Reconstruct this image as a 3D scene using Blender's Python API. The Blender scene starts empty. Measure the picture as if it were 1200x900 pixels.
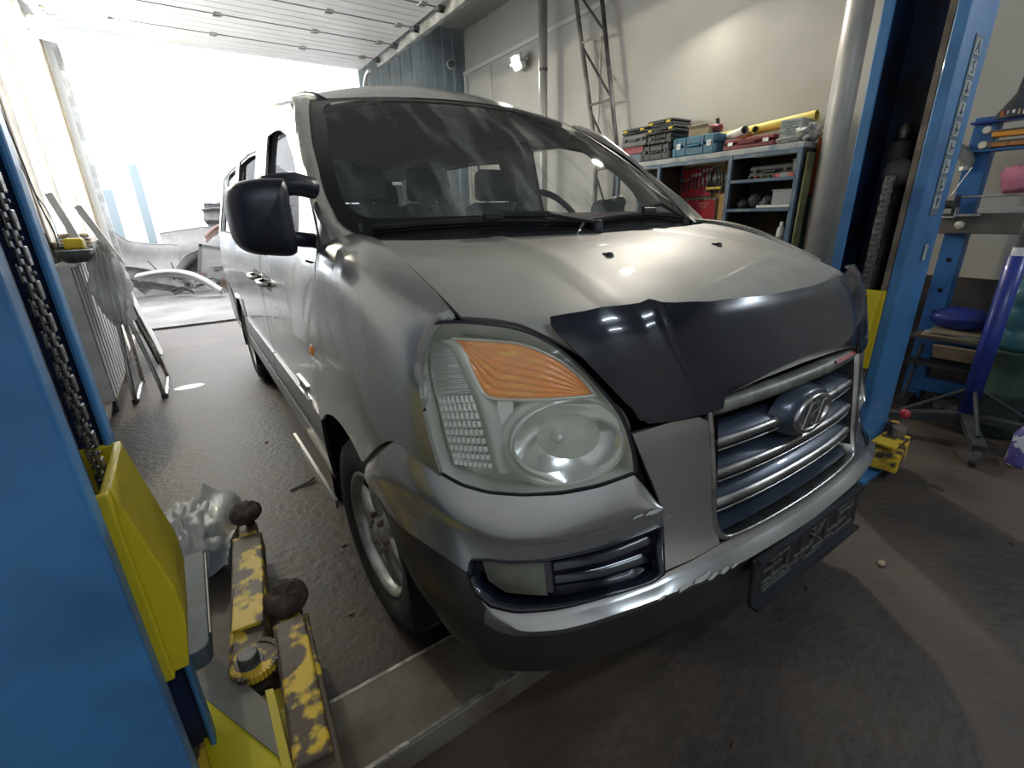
import bpy, bmesh, math, random
import numpy as np
from mathutils import Matrix, Vector, Euler
random.seed(7)
rng = np.random.default_rng(7)
SC = bpy.context.scene
COL = SC.collection

# ------------------------------------------------------------------ camera
YAW, PITCH, ROLL = math.radians(33.687), math.radians(19.895), math.radians(-1.495)
fw = Vector((math.sin(YAW)*math.cos(PITCH), math.cos(YAW)*math.cos(PITCH), -math.sin(PITCH)))
rt = Vector((math.cos(YAW), -math.sin(YAW), 0)); up = rt.cross(fw)
r2 = rt*math.cos(ROLL)+up*math.sin(ROLL); u2 = -rt*math.sin(ROLL)+up*math.cos(ROLL)
cam_data = bpy.data.cameras.new('camera'); cam = bpy.data.objects.new('camera', cam_data); COL.objects.link(cam)
cam.matrix_world = Matrix(((r2.x, u2.x, -fw.x, -1.20), (r2.y, u2.y, -fw.y, -0.423), (r2.z, u2.z, -fw.z, 1.29), (0, 0, 0, 1)))
cam_data.sensor_width = 36; cam_data.lens = 549.34/1200*36
cam_data.clip_start = 0.02; cam_data.clip_end = 200
SC.camera = cam
# ------------------------------------------------------------------ view, world
SC.view_settings.view_transform = 'Standard'; SC.view_settings.look = 'None'
SC.view_settings.gamma = 1; SC.view_settings.use_curve_mapping = False
SC.view_settings.exposure = 0.0
world = bpy.data.worlds.new('overcast_sky'); SC.world = world; world.use_nodes = True
bg = world.node_tree.nodes['Background']; bg.inputs[0].default_value = (0.93, 0.96, 1.0, 1); bg.inputs[1].default_value = 7.5

# ------------------------------------------------------------------ materials
MATS = {}
def mat(name, col, rough=.5, metal=0., var=0., scale=6., bump=0., bscale=40., coat=0., alpha=1., emit=None, estr=0., col2=None, lo=.42, hi=.62, spec=.5, trans=0., detail=6., stretch=None, ior=1.45):
    """one principled material with object-space noise for colour variation, wear and fine relief"""
    if name in MATS: return MATS[name]
    m = bpy.data.materials.new(name); m.use_nodes = True; MATS[name] = m
    nt = m.node_tree; b = nt.nodes['Principled BSDF']
    b.inputs['Base Color'].default_value = (*col, 1); b.inputs['Roughness'].default_value = rough
    b.inputs['Metallic'].default_value = metal; b.inputs['Coat Weight'].default_value = coat
    b.inputs['Alpha'].default_value = alpha; b.inputs['Specular IOR Level'].default_value = spec
    b.inputs['Transmission Weight'].default_value = trans; b.inputs['IOR'].default_value = ior
    if emit: b.inputs['Emission Color'].default_value = (*emit, 1); b.inputs['Emission Strength'].default_value = estr
    tc = None
    if var or col2 or bump:
        tc = nt.nodes.new('ShaderNodeTexCoord')
        src = tc.outputs['Object']
        if stretch:
            mp = nt.nodes.new('ShaderNodeMapping'); mp.inputs['Scale'].default_value = stretch
            nt.links.new(src, mp.inputs[0]); src = mp.outputs[0]
    if var or col2:
        n = nt.nodes.new('ShaderNodeTexNoise'); n.inputs['Scale'].default_value = scale; n.inputs['Detail'].default_value = detail
        nt.links.new(src, n.inputs['Vector'])
        r = nt.nodes.new('ShaderNodeValToRGB'); r.color_ramp.elements[0].position = lo; r.color_ramp.elements[1].position = hi
        if col2: c0, c1 = col, col2
        else: c0 = tuple(c*(1-var) for c in col); c1 = tuple(min(1, c*(1+var)) for c in col)
        r.color_ramp.elements[0].color = (*c0, 1); r.color_ramp.elements[1].color = (*c1, 1)
        nt.links.new(n.outputs[0], r.inputs[0]); nt.links.new(r.outputs[0], b.inputs['Base Color'])
        rr = nt.nodes.new('ShaderNodeMapRange'); rr.inputs['To Min'].default_value = max(0, rough-.08); rr.inputs['To Max'].default_value = min(1, rough+.1)
        nt.links.new(n.outputs[0], rr.inputs[0]); nt.links.new(rr.outputs[0], b.inputs['Roughness'])
    if bump:
        n2 = nt.nodes.new('ShaderNodeTexNoise'); n2.inputs['Scale'].default_value = bscale; n2.inputs['Detail'].default_value = 5
        nt.links.new(src, n2.inputs['Vector'])
        bp = nt.nodes.new('ShaderNodeBump'); bp.inputs['Strength'].default_value = bump; bp.inputs['Distance'].default_value = .01
        nt.links.new(n2.outputs[0], bp.inputs['Height']); nt.links.new(bp.outputs[0], b.inputs['Normal'])
    return m
# ------------------------------------------------------------------ mesh helpers
def link(o, parent=None):
    COL.objects.link(o)
    if parent is not None: o.parent = parent
    return o
def mesh(name, v, f, m, parent=None, smooth=False, solid=0., bevel=0., sub=0, offset=-1):
    me = bpy.data.meshes.new(name); me.from_pydata([tuple(map(float, p)) for p in v], [], [tuple(q) for q in f]); me.update()
    if m is not None: me.materials.append(m)
    if smooth: me.polygons.foreach_set('use_smooth', [True]*len(me.polygons))
    o = bpy.data.objects.new(name, me); link(o, parent)
    if solid:
        s = o.modifiers.new('solid', 'SOLIDIFY'); s.thickness = solid; s.offset = offset
        if smooth: e = o.modifiers.new('split', 'EDGE_SPLIT'); e.split_angle = .8
    if bevel:
        s = o.modifiers.new('bevel', 'BEVEL'); s.width = bevel; s.segments = 2; s.limit_method = 'ANGLE'; s.angle_limit = .7
    if sub:
        s = o.modifiers.new('sub', 'SUBSURF'); s.levels = sub; s.render_levels = sub
    return o
def rotm(rx=0, ry=0, rz=0): return np.array(Euler((rx, ry, rz)).to_matrix())
class MB:
    def __init__(s): s.v = []; s.f = []
    def add(s, v, f):
        n = len(s.v); s.v += [tuple(p) for p in v]; s.f += [tuple(i+n for i in q) for q in f]; return s
    def box(s, c, d, rot=None, taper=1.):
        x, y, z = d[0]/2, d[1]/2, d[2]/2; t = taper
        v = np.array([(-x,-y,-z),(x,-y,-z),(x,y,-z),(-x,y,-z),(-x*t,-y*t,z),(x*t,-y*t,z),(x*t,y*t,z),(-x*t,y*t,z)])
        if rot is not None: v = v@rotm(*rot).T
        return s.add(v+np.array(c), [(3,2,1,0),(4,5,6,7),(0,1,5,4),(1,2,6,5),(2,3,7,6),(3,0,4,7)])
    def tube(s, pts, r, n=8, closed=False, caps=True):
        pts = [Vector(p) for p in pts]; k = len(pts)
        rs = r if hasattr(r, '__len__') else [r]*k
        V = []; prev = None
        for i, p in enumerate(pts):
            a = pts[i-1] if (i > 0 or closed) else p; b = pts[(i+1) % k] if (i < k-1 or closed) else p
            t = (b-a).normalized()
            if prev is None:
                u = t.orthogonal().normalized()
            else:
                u = prev-t*prev.dot(t)
                u = u.normalized() if u.length > 1e-6 else t.orthogonal().normalized()
            prev = u; w = t.cross(u)
            for j in range(n):
                an = 2*math.pi*j/n; V.append(p+(u*math.cos(an)+w*math.sin(an))*rs[i])
        F = []
        for i in range(k if closed else k-1):
            for j in range(n):
                a = i*n+j; b = i*n+(j+1) % n; i2 = (i+1) % k
                F.append((a, b, i2*n+(j+1) % n, i2*n+j))
        if caps and not closed:
            F.append(tuple(range(n-1, -1, -1))); F.append(tuple((k-1)*n+j for j in range(n)))
        return s.add(V, F)
    def lathe(s, prof, n=24, c=(0, 0, 0), axis='z', a0=0, a1=2*math.pi):
        """prof: list of (radius, height along axis)"""
        full = abs(a1-a0-2*math.pi) < 1e-6; m = n if full else n+1
        V = []
        for r, h in prof:
            for j in range(m):
                a = a0+(a1-a0)*j/n; p = (r*math.cos(a), r*math.sin(a), h)
                if axis == 'x': p = (h, p[0], p[1])
                elif axis == 'y': p = (p[1], h, p[0])
                V.append((p[0]+c[0], p[1]+c[1], p[2]+c[2]))
        F = []
        for i in range(len(prof)-1):
            for j in range(n):
                F.append((i*m+j, i*m+(j+1) % m, (i+1)*m+(j+1) % m, (i+1)*m+j))
        return s.add(V, F)
    def prism(s, poly, h, frame=None):
        """poly 2D, extruded 0..h along third axis; frame = (origin, ex, ey, ez)"""
        n = len(poly); P = [(x, y, 0) for x, y in poly]+[(x, y, h) for x, y in poly]
        if frame:
            o, ex, ey, ez = [np.array(q, float) for q in frame]
            P = [o+ex*a+ey*b+ez*c for a, b, c in P]
        F = [tuple(range(n-1, -1, -1)), tuple(range(n, 2*n))]+[(i, (i+1) % n, n+(i+1) % n, n+i) for i in range(n)]
        return s.add(P, F)
    def build(s, name, m, parent=None, **k): return mesh(name, s.v, s.f, m, parent, **k)
def grid(name, G, m, parent=None, smooth=True, flip=False, skip=None, **k):
    G = np.asarray(G); a, b = G.shape[:2]; F = []
    for i in range(a-1):
        for j in range(b-1):
            if skip is not None and skip[i][j]: continue
            q = (i*b+j, i*b+j+1, (i+1)*b+j+1, (i+1)*b+j)
            F.append(q[::-1] if flip else q)
    return mesh(name, G.reshape(-1, 3), F, m, parent, smooth=smooth, **k)
def box(name, c, d, m, parent=None, rot=None, bevel=0., **k): return MB().box(c, d, rot).build(name, m, parent, bevel=bevel, **k)
def tag(o, label=None, cat=None, group=None, kind=None):
    if label: o['label'] = label
    if cat: o['category'] = cat
    if group: o['group'] = group
    if kind: o['kind'] = kind
    return o
def thing(name, label, cat, loc=(0, 0, 0), rz=0, group=None):
    o = bpy.data.objects.new(name, None); o.empty_display_size = .1; link(o); o.location = loc; o.rotation_euler = (0, 0, rz)
    return tag(o, label, cat, group)
def struct(o): o['kind'] = 'structure'; return o
def copy_to(o, parent, loc=None):
    c = o.copy(); link(c, parent)
    if loc is not None: c.location = loc
    return c
def cr(pts, n):
    """smooth resample of a polyline (Catmull-Rom, uniform arc length)"""
    P = np.array(pts, float)
    if len(P) > 2:
        Q = np.vstack([2*P[0]-P[1], P, 2*P[-1]-P[-2]]); out = []
        for i in range(1, len(Q)-2):
            for t in np.linspace(0, 1, 12, endpoint=False):
                a, b, c, d = Q[i-1:i+3]
                out.append(.5*((2*b)+(c-a)*t+(2*a-5*b+4*c-d)*t*t+(-a+3*b-3*c+d)*t**3))
        out.append(P[-1]); P = np.array(out)
    L = np.r_[0, np.cumsum(np.linalg.norm(np.diff(P, axis=0), axis=1))]; s = np.linspace(0, L[-1], n)
    return np.stack([np.interp(s, L, P[:, k]) for k in range(P.shape[1])], 1)
def lin(pts, n):
    P = np.array(pts, float)
    L = np.r_[0, np.cumsum(np.linalg.norm(np.diff(P, axis=0), axis=1))]; s = np.linspace(0, L[-1], n)
    return np.stack([np.interp(s, L, P[:, k]) for k in range(P.shape[1])], 1)
def coons(c0, c1, d0, d1):
    """c0,c1: (n,3) along u at v=0,1; d0,d1: (m,3) along v at u=0,1 -> (m,n,3)"""
    n = len(c0); m = len(d0); u = np.linspace(0, 1, n)[None, :, None]; v = np.linspace(0, 1, m)[:, None, None]
    return (1-v)*c0[None]+v*c1[None]+(1-u)*d0[:, None]+u*d1[:, None]-((1-u)*(1-v)*c0[0]+u*(1-v)*c0[-1]+(1-u)*v*c1[0]+u*v*c1[-1])
MX = np.array([-1., 1, 1])
# ================================================================== THE ROOM
m_floor = mat('garage_concrete', (.035, .026, .020), .55, col2=(.090, .068, .052), scale=1.9, lo=.36, hi=.68, bump=.45, bscale=30, detail=9)
m_yard = mat('yard_concrete', (.135, .13, .127), .8, var=.25, scale=1.2, bump=.3)
m_wall = mat('painted_sheet_wall', (.50, .48, .43), .5, var=.10, scale=.9, bump=.12, bscale=2.2, spec=.4)
m_wall_low = mat('dark_wall_base', (.055, .045, .04), .8, var=.3)
m_ceil = mat('grey_ceiling', (.35, .35, .34), .7, var=.15, scale=.8)
m_trimw = mat('white_strip', (.62, .60, .56), .5)
m_corr = mat('blue_grey_sheet', (.19, .24, .27), .45, var=.2, scale=2.5)
m_door = mat('white_door_panel', (.78, .77, .74), .45, var=.05, scale=2.)
m_steel = mat('dull_steel', (.42, .42, .41), .42, .8, var=.25, scale=9)
m_dsteel = mat('dark_steel', (.10, .10, .105), .5, .6, var=.3, scale=9)
m_white = mat('white_plaster', (.80, .80, .80), .7)
m_frame = mat('beige_frame', (.50, .44, .36), .6, var=.1)
m_glowpane = mat('white_glow_pane', (.95, .97, 1.), .4)  # passes skylight through so the left wall reads as glaring white
def translucent(m, c):
    nt = m.node_tree; t = nt.nodes.new('ShaderNodeBsdfTranslucent'); t.inputs[0].default_value = (*c, 1)
    nt.links.new(t.outputs[0], nt.nodes['Material Output'].inputs['Surface'])
translucent(m_glowpane, (.85, .88, .90))
RX, LX, BY, FY, CZ = 3.07, -1.95, 7.10, -4.2, 3.95
def plane_grid(name, P, nu, nv, m, jit=0., kind=True):
    a, b, c, d = [np.array(p, float) for p in P]
    u = np.linspace(0, 1, nu)[None, :, None]; v = np.linspace(0, 1, nv)[:, None, None]
    G = (1-u)*(1-v)*a+u*(1-v)*b+u*v*c+(1-u)*v*d
    o = grid(name, G, m, smooth=False)
    if kind: struct(o)
    return o
floor = struct(MB().box(((RX+LX)/2, (BY+FY)/2, -.05), (RX-LX+.3, BY-FY, .10)).build('floor', m_floor))
yard = struct(MB().box((0, BY+14.0, -.08), (40, 28, .10)).build('yard_ground', m_yard))
# right wall: sheets with slightly dented surface
nu, nv = 60, 24
Y = np.linspace(FY, BY, nu); Z = np.linspace(.82, CZ, nv); G = np.zeros((nv, nu, 3))
for i, z in enumerate(Z):
    for j, y in enumerate(Y):
        d = .012*math.sin(1.7*y+.6*z)+.010*math.sin(4.1*y-1.3*z)*math.sin(1.9*z)+.004*math.sin(9*y+3*z)
        G[i, j] = (RX+d*.8, y, z)
wr = struct(grid('wall_right', G, m_wall, solid=.06, offset=1))
struct(box('wall_right_base', (RX+.02, (FY+BY)/2, .40), (.08, BY-FY, .84), m_wall_low))
for k, y in enumerate((1.55, 4.05, 6.3)):   # sheet seams
    box('seam_strip', (RX-.012, y, 2.4), (.006, .012, 3.1), m_trimw, wr)
struct(box('trim_1', (RX-.02, (1.7+BY)/2, 3.38), (.035, BY-1.7, .045), m_trimw))
struct(box('trim_2', (RX-.02, BY-.06, 2.05), (.04, .04, 2.66), m_trimw))
struct(box('ceiling', ((RX+LX)/2, (FY+BY)/2, CZ+.05), (RX-LX+.4, BY-FY+.3, .1), m_ceil))
struct(box('wall_front', ((RX+LX)/2, FY-.05, CZ/2), (RX-LX+.4, .1, CZ), m_wall))
# back wall: corrugated sheet right of the doorway, lintel above it, narrow pier left of it
DX0, DX1, DZ = -1.86, 1.36, 3.12
prof = []
x = DX1
while x < RX:
    prof += [(x, 0), (x+.10, 0), (x+.115, .022), (x+.16, .022), (x+.175, 0)]; x += .175
prof = [p for p in prof if p[0] <= RX]
G = np.array([[(px, BY-pd-.01, z) for px, pd in prof] for z in (0, CZ)])
wb = struct(grid('wall_back', G, m_corr, smooth=False, solid=.03))
struct(box('wall_back_lintel', ((DX0+DX1)/2, BY+.05, (DZ+CZ)/2+.12), (DX1-DX0+.1, .10, CZ-DZ-.24), m_corr))
struct(box('wall_back_pier', ((LX+DX0)/2, BY+.05, CZ/2), (DX0-LX, .10, CZ), m_white))
struct(box('threshold', ((DX0+DX1)/2, BY-.02, .012), (DX1-DX0, .07, .03), m_dsteel))
# left wall: windows added with translucent panes so it glows blown-out white
W0, W1, WZ0, WZ1 = 4.15, 6.85, 1.12, 3.15
wl = struct(MB().box((LX-.06, (FY+W0)/2, CZ/2), (.12, W0-FY, CZ)).box((LX-.06, (W1+BY)/2, CZ/2), (.12, BY-W1, CZ))
    .box((LX-.06, (W0+W1)/2, WZ0/2), (.12, W1-W0, WZ0)).box((LX-.06, (W0+W1)/2, (WZ1+CZ)/2), (.12, W1-W0, CZ-WZ1)).build('wall_left', m_white))
for k in range(3):
    a = W0+(W1-W0)*k/3; b = W0+(W1-W0)*(k+1)/3
    wn = struct(MB().box((LX-.01, a+.03, (WZ0+WZ1)/2), (.04, .06, WZ1-WZ0)).box((LX-.01, b-.03, (WZ0+WZ1)/2), (.04, .06, WZ1-WZ0))
        .box((LX-.01, (a+b)/2, WZ0+.03), (.04, b-a, .06)).box((LX-.01, (a+b)/2, WZ1-.03), (.04, b-a, .06)).build('window_%d' % (k+1), m_frame))
    box('pane', (LX-.012, (a+b)/2, (WZ0+WZ1)/2), (.008, b-a-.1, WZ1-WZ0-.1), m_glowpane, wn)
struct(box('trim_3', (LX+.01, 4.32, 1.75), (.025, .055, 3.4), m_frame))
struct(box('trim_4', (LX+.01, 6.95, 1.75), (.03, .05, 3.4), m_frame))
struct(box('baseboard_left', (LX+.05, 4.6, .06), (.09, 3.4, .12), m_frame, rot=(0, .25, 0)))
# overhead sectional door, rolled up under the ceiling
od = struct(bpy.data.objects.new('door_1', None)); link(od); od.location = (0, 0, 0)
dz = 3.17
for k in range(8):
    y1 = 6.86-.60*k
    G = box('door_panel', ((DX0+DX1)/2-.05, y1-.295, dz+.025), (DX1-DX0-.02, .575, .045), m_door, od, bevel=.006)
    for q in range(3): box('panel_rib', ((DX0+DX1)/2-.05, y1-.15-.14*q, dz+.001), (DX1-DX0-.06, .004, .003), m_door, G)
    if k < 7:
        box('panel_joint', ((DX0+DX1)/2-.05, y1-.595, dz+.012), (DX1-DX0-.04, .022, .02), m_dsteel, od)
        for hx in (-1.35, -.45, .45, 1.15):
            MB().box((hx, y1-.575, dz-.004), (.06, .05, .012)).box((hx, y1-.625, dz-.004), (.06, .05, .012)).tube([(hx-.035, y1-.6, dz-.01), (hx+.035, y1-.6, dz-.01)], .009, 6).build('hinge', m_steel, od)
for sx in (DX0+.02, DX1+.02):
    t = MB().box((sx, 3.9, dz-.02), (.025, 4.9, .09)).box((sx+.02, 3.9, dz-.062), (.05, 4.9, .012)).box((sx+.02, 3.9, dz+.022), (.05, 4.9, .012))
    arc = [(sx, BY-.10-.32*(1-math.sin(a)), dz-.02-.32*(1-math.cos(a))) for a in np.linspace(0, math.pi/2, 8)]
    t.tube(arc, .03, 6).box((sx, BY-.1, (dz-.34)/2), (.05, .05, dz-.34)).build('door_track', m_steel, od)
    for k in range(7):
        MB().box((sx-.05*(1 if sx > 0 else -1), 6.26-.6*k, dz-.005), (.06, .10, .03)).tube([(sx-.06*(1 if sx > 0 else -1), 6.26-.6*k, dz-.02), (sx, 6.26-.6*k, dz-.02)], .018, 8).build('track_roller', m_dsteel, od)
# yard: far walls in the daylight
struct(box('yard_wall_back', (0, 17.5, 2.0), (26, .3, 4.0), m_white))
struct(box('yard_wall_left', (-4.6, 13.0, 2.0), (.3, 9.0, 4.0), m_white))

# ================================================================== LAMPS
m_led = mat('lamp_glass', (1, 1, 1), .3, emit=(.93, .97, 1.), estr=40)
m_lamp = mat('lamp_housing', (.70, .70, .68), .5)
def flood(loc, aim, label, watts, size=.17, color=(1., .95, .86)):
    t = thing('flood_lamp', label, 'lamp', loc)
    d = (Vector(aim)-Vector(loc)).normalized(); q = d.to_track_quat('Z', 'Y')
    R = np.array(q.to_matrix())
    v = MB().box((0, 0, -.04), (size*1.25, size*1.0, .06)); v2 = MB()
    for k in range(5): v.box((-size*.4+k*size*.2, 0, -.085), (.008, size*.8, .03))
    mesh('housing', np.array(v.v)@R.T, v.f, m_lamp, t, bevel=.006)
    v2.lathe([(0, .004), (size*.35, .004), (size*.46, -.002), (size*.47, -.012)], 20)
    mesh('lens', np.array(v2.v)@R.T, v2.f, m_led, t)
    v3 = MB().box((size*.66, 0, -.06), (.012, .03, .14)).box((-size*.66, 0, -.06), (.012, .03, .14)).box((0, 0, -.13), (size*1.35, .03, .012))
    mesh('bracket', np.array(v3.v)@R.T, v3.f, m_steel, t)
    L = bpy.data.lights.new('lamp_light', 'AREA'); L.shape = 'DISK'; L.size = size*.9; L.energy = watts; L.color = color
    lo = bpy.data.objects.new('lamp_light', L); link(lo, t); lo.location = d*.02; lo.rotation_euler = (-d).to_track_quat('Z', 'Y').to_euler()
    return t
flood((2.88, 5.42, 3.13), (1.88, 5.42, 2.75), 'lit white flood lamp on bracket beside grey pipe on right wall', 28)
flood((2.90, 2.65, 3.24), (1.90, 2.60, 2.80), 'flood lamp high on right wall above the tool shelf', 88, color=(1., .93, .82))
flood((2.93, -1.10, 2.45), (1.93, -1.05, 2.2), 'flood lamp on right wall behind the camera', 18, color=(.78, .89, 1.))
flood((-1.80, 6.30, 3.02), (-.3, 4.4, 3.2), 'glaring yellow lamp in corner above left windows', 70, color=(1., .93, .62))

def added_fill_tube(loc, label, watts, color):  # invented ceiling fixture, added only to light the van's front
    t = thing('added_fill_tube', label, 'lamp', loc)
    box('housing', (0, 0, .03), (1.25, .14, .05), m_lamp, t, bevel=.008)
    for y in (-.035, .035): MB().tube([(-.58, y, -.012), (.58, y, -.012)], .013, 10).build('led_tube', mat('fill_tube_glow', (1, 1, 1), .3, emit=color, estr=12), t)
    for x in (-.60, .60): box('end_cap', (x, 0, -.005), (.03, .13, .05), m_lamp, t, bevel=.004)
    L = bpy.data.lights.new('fill_tube_light', 'AREA'); L.shape = 'RECTANGLE'; L.size = 1.15; L.size_y = .10; L.energy = watts; L.color = color
    lo = bpy.data.objects.new('fill_tube_light', L); link(lo, t); lo.location = (0, 0, -.03)
    return t
added_fill_tube((-.3, -2.0, CZ-.06), 'added twin tube fill light on the ceiling behind the camera, nearer the van', 26, (.74, .87, 1.))  # unseen, added as soft front fill
added_fill_tube((-.3, -3.3, CZ-.06), 'added twin tube fill light on the ceiling at the closed end of the garage', 24, (.74, .87, 1.))  # unseen, added for a cool highlight on the bumper
# ================================================================== THE VAN
m_paint = mat('silver_paint', (.47, .47, .455), .25, .80, var=.06, scale=3., coat=.35)
m_dusty = mat('dusty_silver_paint', (.38, .37, .33), .52, .25, col2=(.30, .29, .255), scale=2.2, coat=.4, bump=.01, bscale=180)
m_low_paint_shade = mat('lower_paint_and_shade', (.055, .052, .050), .34, .5, var=.12, scale=5, coat=.2)  # own grey on cladding and sill; dark floor reflection painted into the bumper
m_under = mat('black_gap', (.006, .006, .007), .9)
m_navy = mat('navy_gloss_plastic', (.010, .012, .022), .16, coat=.6, var=.2, scale=4)
m_blackp = mat('black_plastic', (.018, .019, .022), .42, var=.2, scale=12)
m_mirror = mat('mirror_shell', (.012, .014, .024), .38, bump=.06, bscale=300)
m_chrome = mat('worn_chrome', (.46, .45, .44), .27, .95, var=.18, scale=14)
m_gbar = mat('grille_bar_paint', (.036, .050, .076), .30, .3, coat=.4, var=.15, scale=8)
m_rubber = mat('tyre_rubber', (.028, .026, .025), .85, var=.3, scale=20, bump=.3, bscale=60)
m_alloy = mat('dusty_alloy', (.47, .46, .43), .32, .75, var=.2, scale=16)
m_nut = mat('rusty_nut', (.16, .12, .09), .6, .5, var=.3, scale=30)
m_amber = mat('amber_reflector', (.95, .27, .006), .16, col2=(1., .50, .03), scale=26, lo=.52, hi=.70, coat=.8, stretch=(1, 1, 5))
m_refl = mat('reflector_silver', (.80, .81, .78), .14, .75, var=.1, scale=9)
m_hous = mat('lamp_housing_grey', (.58, .59, .54), .34, .35, var=.1, scale=10)
m_lens = mat('hazy_lens', (.72, .72, .54), .09, alpha=.20, spec=.6, coat=.5)
m_foglens = mat('hazy_fog_lens', (.085, .088, .060), .28, var=.15, scale=10, coat=.4)
m_wsglass = mat('dusty_windshield', (.26, .285, .265), .04, alpha=.16, spec=.6, coat=.3)
m_sglass = mat('side_glass', (.10, .12, .13), .03, alpha=.22, spec=.5)
m_tint = mat('tinted_rear_glass', (.03, .035, .04), .03, alpha=.72, spec=.5)
m_frit = mat('black_frit', (.012, .013, .014), .25)
m_inner = mat('cabin_grey', (.09, .09, .095), .8, var=.1)
m_headl = mat('headliner', (.16, .155, .145), .9)
m_seat = mat('seat_cloth', (.030, .031, .034), .9, var=.2, scale=30)
m_chip = mat('chipped_primer', (.48, .48, .45), .7, var=.1, scale=20)
m_rust = mat('rust_stain', (.30, .17, .09), .8, var=.4, scale=20)

# dusty glass: streaks of dried dirt raise the opacity
def dusty(m, base, hi_, scale, stretch, lo=.50, top=.80):
    nt = m.node_tree; b = nt.nodes['Principled BSDF']
    tc = nt.nodes.new('ShaderNodeTexCoord'); mp = nt.nodes.new('ShaderNodeMapping'); mp.inputs['Scale'].default_value = stretch
    n = nt.nodes.new('ShaderNodeTexNoise'); n.inputs['Scale'].default_value = scale; n.inputs['Detail'].default_value = 8
    r = nt.nodes.new('ShaderNodeMapRange'); r.inputs['From Min'].default_value = lo; r.inputs['From Max'].default_value = top
    r.inputs['To Min'].default_value = base; r.inputs['To Max'].default_value = hi_
    nt.links.new(tc.outputs['Object'], mp.inputs[0]); nt.links.new(mp.outputs[0], n.inputs['Vector'])
    nt.links.new(n.outputs[0], r.inputs[0]); nt.links.new(r.outputs[0], b.inputs['Alpha'])
dusty(m_wsglass, .17, .62, 6, (2.2, .45, .45), .50, .74)
dusty(m_lens, .12, .26, 6, (1, 1, 1), .4, .7)

def ipv(x, xs, ys):
    x = np.asarray(x, float); xs = np.array(xs, float); ys = np.array(ys, float); m = np.gradient(ys, xs)
    i = np.clip(np.searchsorted(xs, x)-1, 0, len(xs)-2); h = xs[i+1]-xs[i]; t = (x-xs[i])/h; tc = np.clip(t, 0, 1)
    v = (2*tc**3-3*tc**2+1)*ys[i]+(tc**3-2*tc*tc+tc)*h*m[i]+(-2*tc**3+3*tc*tc)*ys[i+1]+(tc**3-tc*tc)*h*m[i+1]
    return v+np.where(t < 0, m[0]*(x-xs[0]), 0)+np.where(t > 1, m[-1]*(x-xs[-1]), 0)
TW = ([.2, .35, .6, .9, 1.0, 1.1, 1.2, 1.3], [.86, .895, .908, .908, .90, .885, .86, .83])
TY = ([.22, .30, .40, .50, .58, .70, .85, .95, 1.05, 1.2], [.10, .055, .02, .01, .035, .05, .075, .10, .135, .2])
TH = ([.0, .10, .17, .25, .38, .55, .87, 1.2], [.80, .96, 1.03, 1.07, 1.115, 1.155, 1.19, 1.21])
TN = ([.25, .35, .5, .62, .9], [3.6, 3.2, 2.7, 2.4, 2.4])
def skin(p):
    """signed field of the van's nose: rounded plan outline under a cambered bonnet"""
    x = np.abs(p[..., 0]); y = p[..., 1]; z = p[..., 2]
    W = ipv(z, *TW); Yc = ipv(z, *TY); N = ipv(np.clip(z, .25, .9), *TN)
    q = np.maximum(0., (Yc+.62-y)/.62)
    g1 = (((x/W)**N+q**N)**(1/N)-1)*.75
    s = np.clip((y-.3)/.6, 0, 1); s = s*s*(3-2*s)
    g2 = (z-(ipv(y, *TH)-.07*(x/.76)**4*(1-1.1*s)))*.9
    h = np.maximum(.05-np.abs(g1-g2), 0)/.05
    return np.maximum(g1, g2)+h*h*.0125
def skin_n(p):
    e = 1e-3; g = np.stack([(skin(p+d)-skin(p-d))/(2*e) for d in np.eye(3)*e], -1)
    return g
def fit(p, level=0., it=10):
    p = np.array(p, float)
    for _ in range(it):
        g = skin_n(p); n2 = np.maximum((g*g).sum(-1), .05); f = skin(p)-0.
        p = p-np.clip(f/n2, -.05, .05)[..., None]*g
    g = skin_n(p); n = g/np.maximum(np.linalg.norm(g, axis=-1, keepdims=True), 1e-6)
    lv = np.asarray(level, float)
    return p+n*(lv[..., None] if lv.ndim else lv)

van = thing('minivan', 'silver minivan with dark bonnet deflector and dusty windscreen parked on the lift', 'van', (0, 0, .03))
def mir(name, G, m, **k):
    """a panel and its mirror image on the other flank, two separate parts"""
    a = grid(name, G, m, van, **k); k2 = dict(k); k2['flip'] = not k.get('flip', False)
    b = grid(name, np.asarray(G)*MX, m, van, **k2); return a, b

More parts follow.
